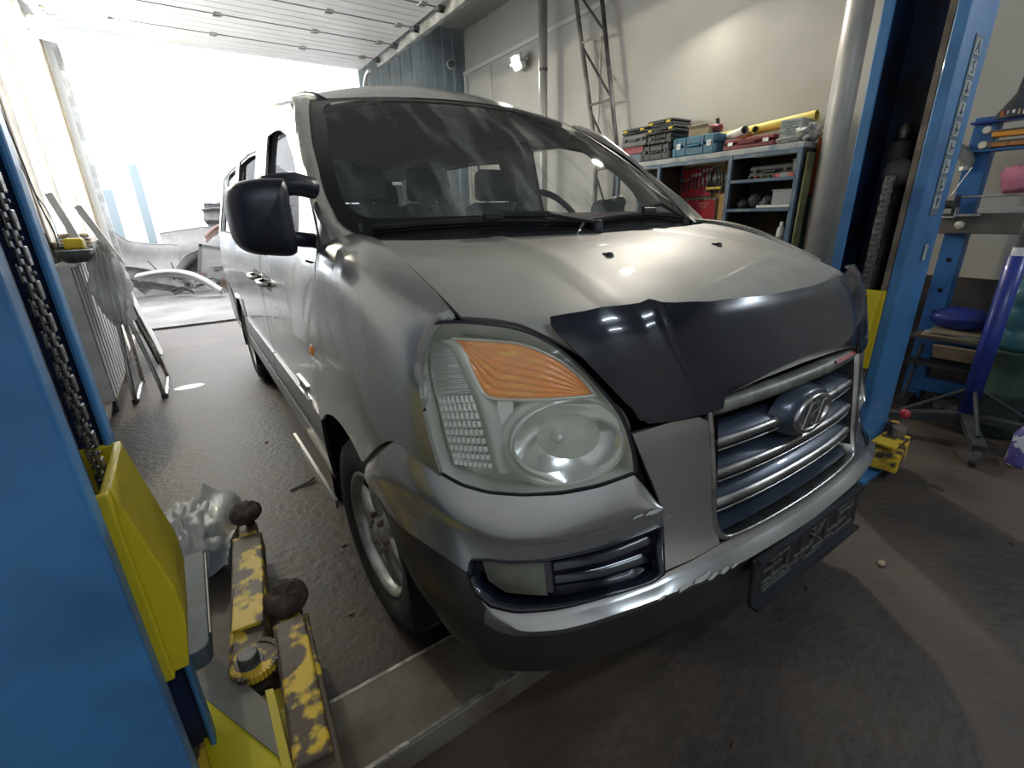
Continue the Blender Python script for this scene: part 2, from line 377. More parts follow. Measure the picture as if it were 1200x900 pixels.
C = dict(
 hood_front=[(-0.755,0.425,1.065),(-0.711,0.382,1.063),(-0.675,0.338,1.057),(-0.64,0.278,1.032),(-0.59,0.22,0.991),(-0.563,0.192,0.95),(-0.53,0.166,0.906),(-0.507,0.147,0.863)],
 lens_top=[(-0.806,0.457,1.051),(-0.769,0.418,1.054),(-0.724,0.369,1.051),(-0.684,0.322,1.044),(-0.648,0.273,1.021),(-0.612,0.225,0.977),(-0.583,0.196,0.934),(-0.556,0.172,0.888),(-0.543,0.158,0.851)],
 lens_inner=[(-0.543,0.158,0.851),(-0.532,0.146,0.795),(-0.53,0.14,0.759)],
 lens_outer=[(-0.806,0.457,1.051),(-0.828,0.47,1.04),(-0.84,0.468,1.018),(-0.851,0.45,0.951),(-0.852,0.423,0.871),(-0.848,0.403,0.798),(-0.843,0.389,0.749)],
 lens_bottom=[(-0.843,0.389,0.749),(-0.816,0.347,0.732),(-0.78,0.303,0.724),(-0.729,0.253,0.724),(-0.663,0.205,0.73),(-0.602,0.171,0.74),(-0.53,0.14,0.759)],
 amber_top=[(-0.788,0.407,1.031),(-0.734,0.348,1.03),(-0.689,0.303,1.023),(-0.647,0.255,0.997),(-0.612,0.219,0.958),(-0.591,0.197,0.923)],
 amber_bot=[(-0.788,0.407,1.031),(-0.785,0.376,1.002),(-0.78,0.349,0.963),(-0.773,0.331,0.935),(-0.76,0.314,0.921),(-0.69,0.254,0.92),(-0.591,0.197,0.923)],
 side_in=[(-0.811,0.431,1.026),(-0.8,0.405,1.016),(-0.795,0.367,0.962),(-0.785,0.333,0.897),(-0.78,0.312,0.828),(-0.772,0.297,0.76)],
 fender_top=[(-0.77,0.427,1.058),(-0.772,0.519,1.098),(-0.776,0.636,1.141),(-0.776,0.736,1.171),(-0.769,0.853,1.195)],
 fender_bot=[(-0.843,0.39,0.745),(-0.861,0.425,0.764),(-0.879,0.47,0.784),(-0.893,0.517,0.792),(-0.908,0.594,0.743),(-0.909,0.726,0.645)],
 bump_top=[(-0.909,0.729,0.638),(-0.908,0.596,0.738),(-0.894,0.517,0.788),(-0.879,0.47,0.78),(-0.861,0.425,0.76),(-0.841,0.386,0.74),(-0.814,0.343,0.724),(-0.779,0.3,0.717),(-0.727,0.25,0.717),(-0.664,0.204,0.721),(-0.602,0.17,0.731),(-0.53,0.139,0.75),(-0.506,0.126,0.717),(-0.479,0.111,0.677)],
 bulge=[(-0.908,0.692,0.598),(-0.905,0.569,0.67),(-0.89,0.494,0.687),(-0.867,0.429,0.676),(-0.847,0.387,0.661),(-0.821,0.341,0.642),(-0.787,0.293,0.625),(-0.756,0.258,0.62),(-0.686,0.203,0.627),(-0.608,0.16,0.644),(-0.521,0.124,0.666),(-0.477,0.11,0.673)],
 split=[(-0.907,0.647,0.56),(-0.902,0.527,0.554),(-0.88,0.425,0.557),(-0.858,0.363,0.548),(-0.836,0.311,0.534)],
 fog_top=[(-0.827,0.317,0.564),(-0.803,0.289,0.572),(-0.764,0.248,0.576),(-0.708,0.203,0.583),(-0.614,0.151,0.601),(-0.505,0.111,0.624),(-0.473,0.102,0.631)],
 fog_bot=[(-0.836,0.311,0.534),(-0.835,0.29,0.501),(-0.817,0.255,0.479),(-0.782,0.211,0.478),(-0.72,0.16,0.491),(-0.625,0.11,0.51),(-0.523,0.074,0.52),(-0.494,0.07,0.53)],
 ridge=[(-0.838,0.296,0.505),(-0.829,0.271,0.477),(-0.814,0.245,0.458),(-0.778,0.201,0.449),(-0.709,0.146,0.462),(-0.612,0.096,0.485),(-0.498,0.059,0.5),(-0.359,0.031,0.505),(-0.178,0.014,0.508),(0,0.011,0.504)],
 bottom=[(-0.906,0.591,0.508),(-0.902,0.525,0.434),(-0.896,0.473,0.4),(-0.884,0.406,0.379),(-0.869,0.37,0.338),(-0.845,0.316,0.313),(-0.825,0.29,0.288),(-0.797,0.248,0.283),(-0.756,0.198,0.297),(-0.701,0.152,0.312),(-0.647,0.116,0.337),(-0.565,0.082,0.355),(-0.457,0.054,0.365),(-0.329,0.034,0.375),(-.15,.03,.375),(0,.03,.375)],
 cen_left=[(-0.532,0.152,0.84),(-0.508,0.133,0.769),(-0.482,0.114,0.692),(-0.473,0.102,0.632),(-0.492,0.072,0.536)],
 cen_right=[(-0.355,0.101,0.837),(-0.349,0.085,0.746),(-0.343,0.069,0.642),(-0.339,0.046,0.552)],
 visor_top=[(-0.627,0.297,1.052),(-0.573,0.266,1.051),(-0.505,0.239,1.05),(-0.443,0.222,1.05),(-0.391,0.205,1.046),(-0.296,0.187,1.04),(-0.116,0.175,1.034),(0,0.174,1.034)],
 visor_left=[(-0.627,0.297,1.052),(-0.634,0.282,1.039),(-0.62,0.25,1.014),(-0.594,0.216,0.977),(-0.553,0.179,0.92),(-0.504,0.145,0.86)],
 visor_bot=[(-0.504,0.145,0.86),(-0.451,0.128,0.857),(-0.37,0.108,0.858),(-0.325,0.099,0.861),(-0.315,0.104,0.888),(-0.153,0.094,0.911),(0,0.094,0.919)],
 crease=[(-0.443,0.222,1.049),(-0.447,0.186,1.019),(-0.42,0.15,0.968),(-0.378,0.123,0.916)],
)
def both(a): a = np.array(a, float); return np.vstack([a, (a*MX)[::-1][1:] if abs(a[-1][0]) < 1e-6 else (a*MX)[::-1]])
def fitc(pts, n, level=0.): return fit(cr(pts, n), level)

# --- hidden dark structure behind the panel gaps
t = np.linspace(-1, 1, 61)
sh = []
for z in np.linspace(.34, 1.0, 14):
    a = np.linspace(-math.pi/2, math.pi/2, 61); sh.append([(.88*math.sin(q)*min(1., 1.0), .75-.62*math.cos(q), z) for q in a])
grid('body_core', fit(np.array(sh), -.10), m_under, van)
hx = np.linspace(-.80, .80, 31); hy = np.linspace(.30, .97, 14)
grid('bonnet_core', fit(np.array([[(x, y, 1.1) for x in hx] for y in hy]), -.035), m_under, van)

# --- bonnet: rear edge, two side gaps, front edge above lamps and grille
n = 61
hf = both(C['hood_front']+[(-.36, .115, .875), (-.18, .10, .895), (0, .095, .90)])
front = lin(hf, n)
rear = lin([(-.752, .925, 1.2), (-.60, .905, 1.2), (-.36, .90, 1.19), (-.33, .875, 1.19), (0, .872, 1.19), (.33, .875, 1.19), (.36, .90, 1.19), (.60, .905, 1.2), (.752, .925, 1.2)], n)
lft = cr([(-.752, .925, 1.2), (-.760, .75, 1.17), (-.760, .65, 1.14), (-.757, .54, 1.10), (-.755, .425, 1.065)], 26)
HG = coons(rear, front, lft, lft*MX)
HG = fit(HG)
# two raised character lines run from the cowl to the deflector
xx = np.abs(HG[..., 0]); yy = HG[..., 1]
line = .36+.10*np.clip((.85-yy)/.6, 0, 1)
HG[..., 2] += .007*np.exp(-((xx-line)/.012)**2)*np.clip((yy-.2)/.1, 0, 1)-.006*np.clip((xx-line)/.05, 0, 1)*np.clip((yy-.25)/.3, 0, 1)*np.clip((.92-yy)/.1, 0, 1)*np.clip((.74-xx)/.1, 0, 1)
grid('bonnet', HG, m_dusty, van, solid=.012, flip=True)
for sx in (-1, 1):
    MB().lathe([(0, .012), (.007, .011), (.011, .005), (.013, 0)], 10, (sx*.247, .515, 1.146)).box((sx*.247, .527, 1.150), (.012, .018, .010)).build('washer_nozzle', m_blackp, van, smooth=True)

# --- dark deflector over the bonnet's front edge
vt = lin(both(C['visor_top']), 81); vb = lin(both(C['visor_bot']), 81)
vl = cr(C['visor_left'], 22)
VG = fit(coons(vt, vb, vl, vl*MX))
rows = np.linspace(0, 1, 22)[:, None]; lift = .030*(1-rows)**3*np.clip((.66-np.abs(VG[..., 0]))/.12, .1, 1)+.014
crv = fit(cr(C['crease'], 22))
for i in range(22):
    x0 = abs(crv[i, 0]); lift[i] += .010*np.exp(-((np.abs(VG[i, :, 0])-x0)/.012)**2)*(1-i/21)
VG = fit(VG, lift)
grid('bonnet_deflector', VG, m_navy, van, solid=.006, flip=True)

# --- front wings
ft = cr(C['fender_top'], 14)
top = np.vstack([lin([(-.808, .459, 1.053), (-.788, .443, 1.058), (-.770, .427, 1.058)], 6), ft[1:], cr([(-.769, .853, 1.195), (-.775, .95, 1.205), (-.80, 1.03, 1.21), (-.858, 1.05, 1.20), (-.876, 1.055, 1.15), (-.881, 1.10, 1.135), (-.882, 1.235, 1.135)], 16)[1:]])
arch = [(-.909, .726, .645), (-.910, .79, .672), (-.910, .87, .690), (-.910, .96, .692), (-.910, 1.06, .672), (-.909, 1.14, .638), (-.908, 1.19, .605), (-.908, 1.235, .590)]
NT = 56
top = lin(top, NT); bot = lin(np.vstack([cr(C['fender_bot'], 16), cr(arch, 20)[1:]]), NT)
fr = cr(C['lens_outer']+[(-.843, .39, .745)], 20); fr[0] = top[0]; fr[-1] = bot[0]
re = cr([(-.882, 1.235, 1.135), (-.905, 1.235, .97), (-.910, 1.235, .75), (-.908, 1.235, .590)], 20); re[0] = top[-1]; re[-1] = bot[-1]
FG = coons(top, bot, fr+np.array([.006, 0, 0]), re)
mir('front_wing', fit(FG), m_paint, solid=.012, flip=True)
# arch lip
al = fit(lin(arch[:6], 24)); lip = np.stack([al, al+np.array([.03, 0, -.008]), al+np.array([.06, 0, -.004])])
mir('wheel_arch_lip', lip, m_paint)

# --- bumper, in its moulded sections
NB = 60
b0 = lin(C['bump_top'], NB); b1 = lin(C['bulge'], NB)
b2 = lin(C['split']+C['fog_top'], NB)
rowsA = []
for k, tt in enumerate(np.linspace(0, 1, 9)): rowsA.append(b0*(1-tt)+b1*tt)
for k, tt in enumerate(np.linspace(0, 1, 8)[1:]): rowsA.append(b1*(1-tt)+b2*tt)
A = np.array(rowsA); lev = np.zeros(A.shape[:2])
lev[:9] = (.018*np.sin(np.linspace(0, 1, 9)*math.pi*.62))[:, None]; lev[9:] = np.linspace(.012, 0, 7)[:, None]
mir('bumper_upper', fit(A, lev), m_paint, solid=.012, flip=True)
low_top = lin(C['split']+C['fog_bot'][1:]+[(-.42, .06, .535), (-.339, .046, .548), (-.18, .03, .548), (0, .026, .548)], 84)
rd = lin([(-.908, .625, .545), (-.902, .52, .53), (-.875, .41, .53), (-.850, .345, .515)]+C['ridge'], 84)
bt = lin(C['bottom'], 84)
rowsB = [low_top*(1-q)+rd*q for q in np.linspace(0, 1, 5)]+[rd*(1-q)+bt*q for q in np.linspace(0, 1, 10)[1:]]
Bg = np.array(rowsB); u = np.linspace(0, 1, 84)
lev = np.zeros(Bg.shape[:2]); w = np.clip((u-.30)/.08, 0, 1)
lev[2:6] = np.array([.006, .014, .020, .008])[:, None]*w[None]
lev[6:] = -.004*w[None]
Bg = fit(Bg, lev)
lower = np.concatenate([Bg, (Bg*MX)[:, ::-1][:, 1:]], 1)
nl = lower.shape[1]; k0 = 25
grid('bumper_lip', lower[:7, k0:nl-k0], m_paint, van, solid=.010, flip=True)
grid('bumper_corner', lower[:7, :k0+1], m_low_paint_shade, van, solid=.010, flip=True); grid('bumper_corner', lower[:7, nl-k0-1:], m_low_paint_shade, van, solid=.010, flip=True)  # corners cut from the lip to carry the dark floor reflection as colour
grid('bumper_valance', lower[6:], m_low_paint_shade, van, solid=.010, flip=True)  # coloured near black for the dark floor it would mirror
# raised panel between lamp and grille
cl = cr(C['cen_left'], 22); ce = cr(C['cen_right'], 22)
ct = lin([cl[0], (-.45, .128, .852), (-.38, .108, .852), ce[0]], 14); cb = lin([cl[-1], (-.41, .06, .54), ce[-1]], 14)
mir('bumper_centre', fit(coons(ct, cb, cl, ce), .004), m_paint, solid=.012, flip=True)
# recess beside the lamp, its shade painted in as a dark face
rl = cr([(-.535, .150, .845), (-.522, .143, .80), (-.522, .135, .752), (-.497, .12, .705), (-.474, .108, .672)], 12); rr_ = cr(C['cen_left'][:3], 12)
mir('lamp_recess', fit(np.stack([rl, (rl+rr_)/2, rr_]), -.03), m_low_paint_shade)
# chipped paint on the bumper horn and lip
def chip(c, sz, seed, parent=van, m=m_chip):
    r = random.Random(seed); k = 11; pts = []
    c = np.array(c, float)
    for i in range(k):
        a = 2*math.pi*i/k; q = sz*(.5+.6*r.random())*.75; pts.append(c+np.array([math.cos(a)*q*1.6, -.0, math.sin(a)*q*.5+math.cos(a)*q*.25]))
    P = fit(np.array([c]+pts), .0225)
    return mesh('paint_chip', P, [(0, i+1, (i+1) % k+1) for i in range(k)], m, parent)
for i, (c, s) in enumerate([((-.50, .13, .672), .018), ((-.53, .14, .668), .012), ((-.42, .05, .508), .02), ((-.47, .055, .503), .016), ((-.39, .04, .506), .015), ((-.36, .035, .506), .013), ((-.52, .07, .497), .010), ((-.33, .03, .507), .012)]): chip(c, s, i)

# --- fog lamp openings
ftop = lin([C['split'][-1]]+C['fog_top'], 40); fbot = lin(C['fog_bot'], 40)
for s in (-1, 1):
    S = np.array([-s, 1, 1]) if s > 0 else np.array([1, 1, 1])
    fl = s > 0
    opening = coons(ftop, fbot, lin([ftop[0], fbot[0]+[0, 0, -.001]], 10), lin([ftop[-1], fbot[-1]], 10))
    fs = grid('fog_surround', fit(opening, -.055)*S, m_navy, van, flip=not fl)
    cen = opening.mean((0, 1))
    loop = np.vstack([ftop, fbot[::-1]]); loop = np.vstack([loop, loop[:1]])
    def ringl(shrink, lv): return fit(cen+(loop-cen)*shrink, lv)
    dv = np.array([1-.030, 1, 1-.10])
    rg = np.stack([fit(loop, -.002), fit(loop, .006), fit(cen+(loop-cen)*np.array([.965, .965, .86]), .004), fit(cen+(loop-cen)*np.array([.955, .955, .82]), -.02), fit(cen+(loop-cen)*np.array([.955, .955, .82]), -.055)])
    grid('fog_frame', rg*S, m_navy, fs, flip=fl)
    lt = lin([(-.812, .298, .560), (-.765, .247, .567), (-.712, .205, .572)], 14); lb = lin([(-.816, .272, .527), (-.79, .24, .508), (-.725, .177, .512)], 14)
    LG = np.array([lt*(1-q)+lb*q for q in np.linspace(0, 1, 8)]); bul = .008*np.sin(np.linspace(0, 1, 8)*math.pi)[:, None]*np.sin(np.linspace(0, 1, 14)*math.pi)[None]
    grid('fog_lamp', fit(LG, bul-.012)*S, m_foglens, fs, flip=not fl, solid=.01)
    for (x0, z0, x1, z1, lv) in ((-.695, .548, -.49, .588, -.018), (-.705, .518, -.50, .545, -.035)):
        a = fit(lin([(x0, .2, z0), ((x0+x1)/2, .13, (z0+z1)/2), (x1, .09, z1)], 12), lv)
        b_ = a+np.array([0, .03, .010]); c_ = a+np.array([0, .03, -.012]); d_ = a+np.array([0, .004, -.012])
        grid('fog_louvre', np.stack([b_, a, d_, c_])*S, m_navy, fs, flip=not fl)
    a = fit(lin([(-.704, .2, .575), (-.712, .18, .515)], 6), -.006); grid('fog_divider', np.stack([a+np.array([-.008, .02, 0]), a, a+np.array([.012, .0, 0]), a+np.array([.014, .03, 0])])*S, m_navy, fs, flip=not fl)

# --- headlamps
lt = lin(cr(C['lens_top'], 60), 34); lb = lin(C['lens_bottom'], 34); lo = cr(C['lens_outer'], 26); li = cr(C['lens_inner'], 26)
LG0 = coons(lt, lb, lo, li)
edge = np.vstack([lt, li[1:], lb[::-1][1:], lo[::-1][1:]])
cenL = np.array([-.69, .27, .86])
for s in (-1, 1):
    S = np.array([-1., 1, 1]) if s > 0 else np.array([1., 1, 1]); fl = s > 0
    hl = grid('headlamp', fit(LG0, -.055)*S, m_hous, van, flip=not fl)           # housing bowl
    wall = np.stack([fit(edge, .0), fit(edge, -.03), fit(edge, -.056)]); grid('housing_rim', wall*S, m_hous, hl, flip=not fl)
    seal = np.stack([fit(edge+(edge-cenL)*.055, -.012), fit(edge+(edge-cenL)*.05, .001), fit(edge, .003), fit(edge-(edge-cenL)*.012, .0015)])
    grid('lamp_seal', seal*S, m_blackp, hl, flip=fl)
    bulgeL = .006+.012*np.sin(np.linspace(0, 1, 26)*math.pi)[:, None]*np.sin(np.linspace(0, 1, 34)*math.pi)[None]
    # bezel sheet with the amber, side and main windows set into it
    at = lin(cr(C['amber_top'], 40), 26); ab = lin(cr(C['amber_bot'], 40), 26)
    AG = np.array([at*(1-q)+ab*q for q in np.linspace(0, 1, 57)])
    wav = .0028*np.abs(np.sin(np.linspace(0, 1, 57)*math.pi*7))[:, None]+0*AG[..., 0]
    grid('amber_reflector', fit(AG, -.016+wav)*S, m_amber, hl, flip=not fl)
    eg = np.vstack([at, ab[::-1][1:]]); cA = eg.mean(0)
    grid('amber_bezel', np.stack([fit(cA+(eg-cA)*1.16, -.030), fit(cA+(eg-cA)*1.07, -.010), fit(eg, -.012), fit(cA+(eg-cA)*.985, -.026)])*S, m_hous, hl, flip=not fl)
    # ribbed side reflector
    si = lin(cr(C['side_in'], 40), 36); so = lin(C['lens_outer'][1:], 36); so = so+(cenL-so)*.05
    so = lin(so, 120); si = lin(si, 120); SG = np.array([so*(1-q)+si*q for q in np.linspace(0, 1, 40)])
    tt_ = np.linspace(0, 1, 120); rib = .005*np.where(tt_ < .45, np.abs(np.sin(tt_*math.pi*26)), 0)[None]+.004*np.abs(np.sin(np.linspace(0, 1, 40)*math.pi*9))[:, None]*np.where(tt_ >= .45, 1., 0.)[None]*np.abs(np.cos(tt_*math.pi*16))[None]
    grid('side_reflector', fit(SG, -.034+rib)*S, m_refl, hl, flip=fl)
    sib = si+np.array([.006, -.004, 0]); grid('side_bezel', np.stack([fit(si, -.036), fit(si, -.012), fit(sib+[.012, -.01, 0], -.010), fit(sib+[.026, -.02, 0], -.030)])*S, m_hous, hl, flip=fl)
    # main bowl: a dished reflector with a bulb capsule, turned towards the front
    cB = fit(np.array([-.655, .21, .828]), -.012)
    nB = np.array([-.30, -.95, .05]); nB /= np.linalg.norm(nB); e1 = np.cross([0, 0, 1], nB); e1 /= np.linalg.norm(e1); e2 = np.cross(nB, e1)
    R = []
    for q in np.linspace(0.06, 1, 10):
        ring = []
        for a in np.linspace(0, 2*math.pi, 41):
            rx, rz = .122*q, .090*q
            ring.append(cB+e1*rx*math.cos(a)+e2*rz*math.sin(a)-nB*.062*(1-q*q))
        R.append(ring)
    R = np.array(R); R[-1] = fit(R[-1], -.02)
    grid('main_reflector', R*S, m_refl, hl, flip=not fl)
    rim = np.stack([R[-1], fit(cB+(R[-1]-cB)*1.04, -.014), fit(cB+(R[-1]-cB)*1.22, -.030)]); grid('reflector_bezel', rim*S, m_hous, hl, flip=not fl)
    cap = MB().lathe([(0, .018), (.009, .016), (.013, .008), (.013, -.03)], 14); cv = np.array(cap.v)
    cv = (cB-nB*.035)+cv[:, :1]*e1+cv[:, 1:2]*e2+cv[:, 2:]*nB; mesh('bulb_cap', cv*S, cap.f, m_hous, hl, smooth=True)
    # inner fluted corner
    fg = np.array([[(-.765+.05*q2, .3, .918-.11*q1) for q2 in np.linspace(0, 1, 12)] for q1 in np.linspace(0, 1, 6)])
    grid('fluted_corner', fit(fg, -.030+.003*np.abs(np.sin(np.linspace(0, 1, 12)*math.pi*5))[None]+0*fg[..., 0])*S, m_refl, hl, flip=fl)
    grid('lens', fit(LG0, bulgeL-.004)*S, m_lens, hl, flip=not fl)

# --- grille
grl = bpy.data.objects.new('grille', None); link(grl, van); grl.location = (0, 0, 0)
gx = np.linspace(-.335, .335, 41)
def gy(x, z, lv=0.): return fit(np.stack([x, 0*x+.06, 0*x+z], -1), lv)
grid('grille_back', np.array([gy(gx, z, -.075) for z in np.linspace(.56, .87, 8)]), m_blackp, grl, flip=False)
for zb in (.785, .710, .637):
    a = gy(gx, zb+.030, -.055); b_ = gy(gx, zb+.012, -.012); c_ = gy(gx, zb-.014, -.006); d_ = gy(gx, zb-.020, -.02); e_ = gy(gx, zb-.024, -.055)
    bar = grid('grille_bar', np.stack([a, b_, c_, d_, e_]), m_gbar, grl, flip=True)
    grid('chrome_strip', np.stack([gy(gx, zb+.009, -.010), gy(gx, zb+.005, -.003), gy(gx, zb-.006, .0), gy(gx, zb-.010, -.006)]), m_chrome, bar, flip=True)
    grid('chrome_strip', np.stack([gy(gx, zb-.018, -.007), gy(gx, zb-.020, -.004), gy(gx, zb-.022, -.007)]), m_chrome, bar, flip=True)
for s in (-1, 1):
    zz_ = np.linspace(.557, .875, 8); grid('grille_side', np.stack([np.stack([fit(np.array([s*.333, .06, z]), lv) for z in zz_]) for lv in (-.075, -.04, .001)]), m_blackp, grl, flip=(s < 0))
# lower tray of the grille
grid('grille_sill', np.stack([gy(gx, .600, -.075), gy(gx, .580, -.030), gy(gx, .566, -.008)]), m_gbar, grl, flip=True)
half = [(-.356, .1, .862), (-.350, .1, .80), (-.346, .08, .70), (-.343, .07, .60), (-.336, .06, .570), (-.312, .05, .555), (-.20, .04, .552), (0, .03, .552)]
fo = lin(cr(half, 60), 50); fo = np.vstack([fo, (fo*MX)[::-1][1:]])
gc = np.array([0, .05, .72])
def fshr(k, lv): return fit(gc+(fo-gc)*np.array([1-k*1.0, 1, 1-k*1.9]), lv)
grid('grille_frame', np.stack([fshr(-.012, -.01), fshr(-.010, .006), fshr(.006, .013), fshr(.022, .006), fshr(.026, -.03)]), m_chrome, grl, flip=True)
gt = np.linspace(-.345, .345, 41)
grid('grille_header', np.stack([gy(gt, .888, -.03), gy(gt, .886, -.004), gy(gt, .868, .003), gy(gt, .853, -.002), gy(gt, .850, -.04)]), mat('grimy_header', (.17, .17, .145), .45, .5, col2=(.36, .35, .32), scale=12, lo=.5, hi=.7), grl, flip=True)
grid('header_stripe', np.stack([gy(np.linspace(.17, .335, 12), .881, .001), gy(np.linspace(.17, .335, 12), .872, .0065)]), mat('red_mark', (.35, .05, .05), .5), grl, flip=True)
# emblem: slanted letter form inside an oval ring, on a raised boss
ec = gy(np.array([0.]), .783, .0)[0]
th = np.linspace(0, 2*math.pi, 41)
def oval(rx, rz, lv, skew=0.): return np.stack([ec[0]+rx*np.cos(th)+skew*rz*np.sin(th), np.full_like(th, ec[1]-lv), ec[2]+rz*np.sin(th)], -1)
em = grid('emblem', np.stack([oval(.125, .064, -.03), oval(.112, .060, .002), oval(.088, .051, .014), oval(.010, .006, .014)]), m_gbar, grl, flip=True)
grid('emblem_ring', np.stack([oval(.086, .049, .013), oval(.086, .049, .022), oval(.076, .041, .022), oval(.074, .039, .012)]), m_chrome, em, flip=True)
eb = MB(); ey = ec[1]-.024
def bar2(p0, p1, w0, w1):
    (x0, z0), (x1, z1) = p0, p1
    eb.prism([(x0-w0, z0), (x0+w0, z0), (x1+w1, z1), (x1-w1, z1)], .012, ((0, ey, ec[2]), (1, 0, 0), (0, 0, 1), (0, 1, 0)))
bar2((-.044, -.030), (-.020, .033), .011, .009); bar2((.020, -.033), (.044, .030), .009, .011)
eb.prism([(-.036, -.012), (-.012, -.006), (.014, .002), (.036, .012), (.034, .018), (.008, .010), (-.014, .004), (-.034, -.004)], .010, ((0, ey+.001, ec[2]), (1, 0, 0), (0, 0, 1), (0, 1, 0)))
eb.build('emblem_letter', m_chrome, em, bevel=.002)

# --- plate holder: ribbed black carrier with a turned lip
pl = box('plate_holder', (0, -.008, .440), (.545, .012, .125), m_blackp, van, rot=(-.05, 0, 0), bevel=.004)
box('holder_lip', (0, -.020, .374), (.535, .026, .008), m_blackp, pl)
box('holder_top', (0, -.016, .502), (.535, .012, .012), m_blackp, pl)
m_rib = mat('dusty_rib', (.085, .083, .078), .6, var=.3, scale=40)
for (z, a, b) in ((.484, -.22, -.13), (.484, -.02, .05), (.484, .12, .20), (.462, -.24, -.16), (.462, .14, .23), (.430, -.24, -.12), (.432, -.09, -.01), (.432, .08, .2), (.415, -.24, -.04), (.413, .0, .12), (.402, -.23, -.1), (.400, -.04, .06), (.405, .12, .24)):
    box('holder_rib', ((a+b)/2, -.016, z), (b-a, .005, .0045), m_rib, pl)
for x in (-.20, -.13, -.06, .0, .07, .14, .21): box('holder_rib', (x, -.0155, .447), (.0045, .005, .075), m_rib, pl)
MB().box((.01, -.0165, .452), (.09, .005, .005), rot=(0, .6, 0)).box((.01, -.0165, .452), (.09, .005, .005), rot=(0, -.6, 0)).build('holder_rib', m_rib, pl)
box('front_undertray', (0, .62, .36), (1.30, .5, .02), m_under, van)

# ------------------------------------------------------------------ cabin
def sx(z): return ipv(np.asarray(z, float), [.2, .35, .6, .9, 1.0, 1.1, 1.2, 1.45, 1.68, 1.76], [.86, .895, .908, .908, .90, .885, .862, .797, .735, .700])
def side(yz, off=0.):
    yz = np.asarray(yz, float); return np.stack([-(sx(yz[..., 1])+off), yz[..., 0], yz[..., 1]], -1)
def rect(y0, y1, z0, z1, ny=8, nz=12): return np.array([[(y, z) for y in np.linspace(y0, y1, ny)] for z in np.linspace(z0, z1, nz)])
def rgrid(name, yz, m, parent, s, off=0., **k):
    S = np.array([-1., 1, 1]) if s > 0 else np.array([1., 1, 1])
    return grid(name, side(yz, off)*S, m, parent, flip=(s < 0), **k)
def densify(p, n): return lin(np.vstack([p, p[:1]]), n)
def ringpanel(name, outer, inner, m, parent, s, off=0., n=90, **k):
    # match both loops by angle-free arc length, starting at the same lower front corner
    o = densify(np.array(outer, float), n); i = densify(np.array(inner, float), n)
    G = np.stack([o, .5*(o+i), i]); return rgrid(name, G, m, parent, s, off, **k)
# roof height along the van and its fall to the sides
zc = lambda y: ipv(y, [1.60, 1.65, 1.80, 1.95, 2.15, 2.5, 3.0, 4.0, 4.9], [1.712, 1.735, 1.797, 1.842, 1.878, 1.905, 1.918, 1.915, 1.875])
drop = lambda x: .058*(np.abs(x)/.5)**2.2
out1 = [(1.06, 1.14), (1.07, 1.215), (1.17, 1.29), (1.37, 1.41), (1.585, 1.612), (1.72, 1.672), (1.95, 1.70), (2.275, 1.71), (2.275, 1.14)]
win1 = [(1.33, 1.172), (1.345, 1.27), (1.40, 1.36), (1.50, 1.445), (1.666, 1.535), (1.74, 1.585), (1.95, 1.635), (2.215, 1.655), (2.215, 1.172)]
out2 = [(2.29, 1.14), (2.29, 1.43), (2.29, 1.71), (2.9, 1.715), (3.52, 1.715), (3.52, 1.43), (3.52, 1.14)]
win2 = [(2.56, 1.172), (2.545, 1.40), (2.575, 1.605), (2.95, 1.628), (3.43, 1.628), (3.44, 1.43), (3.44, 1.172)]
out3 = [(3.535, 1.14), (3.535, 1.43), (3.535, 1.715), (4.2, 1.715), (4.86, 1.70), (4.92, 1.43), (4.95, 1.14)]
win3 = [(3.63, 1.172), (3.63, 1.40), (3.65, 1.628), (4.2, 1.628), (4.68, 1.61), (4.74, 1.43), (4.78, 1.172)]
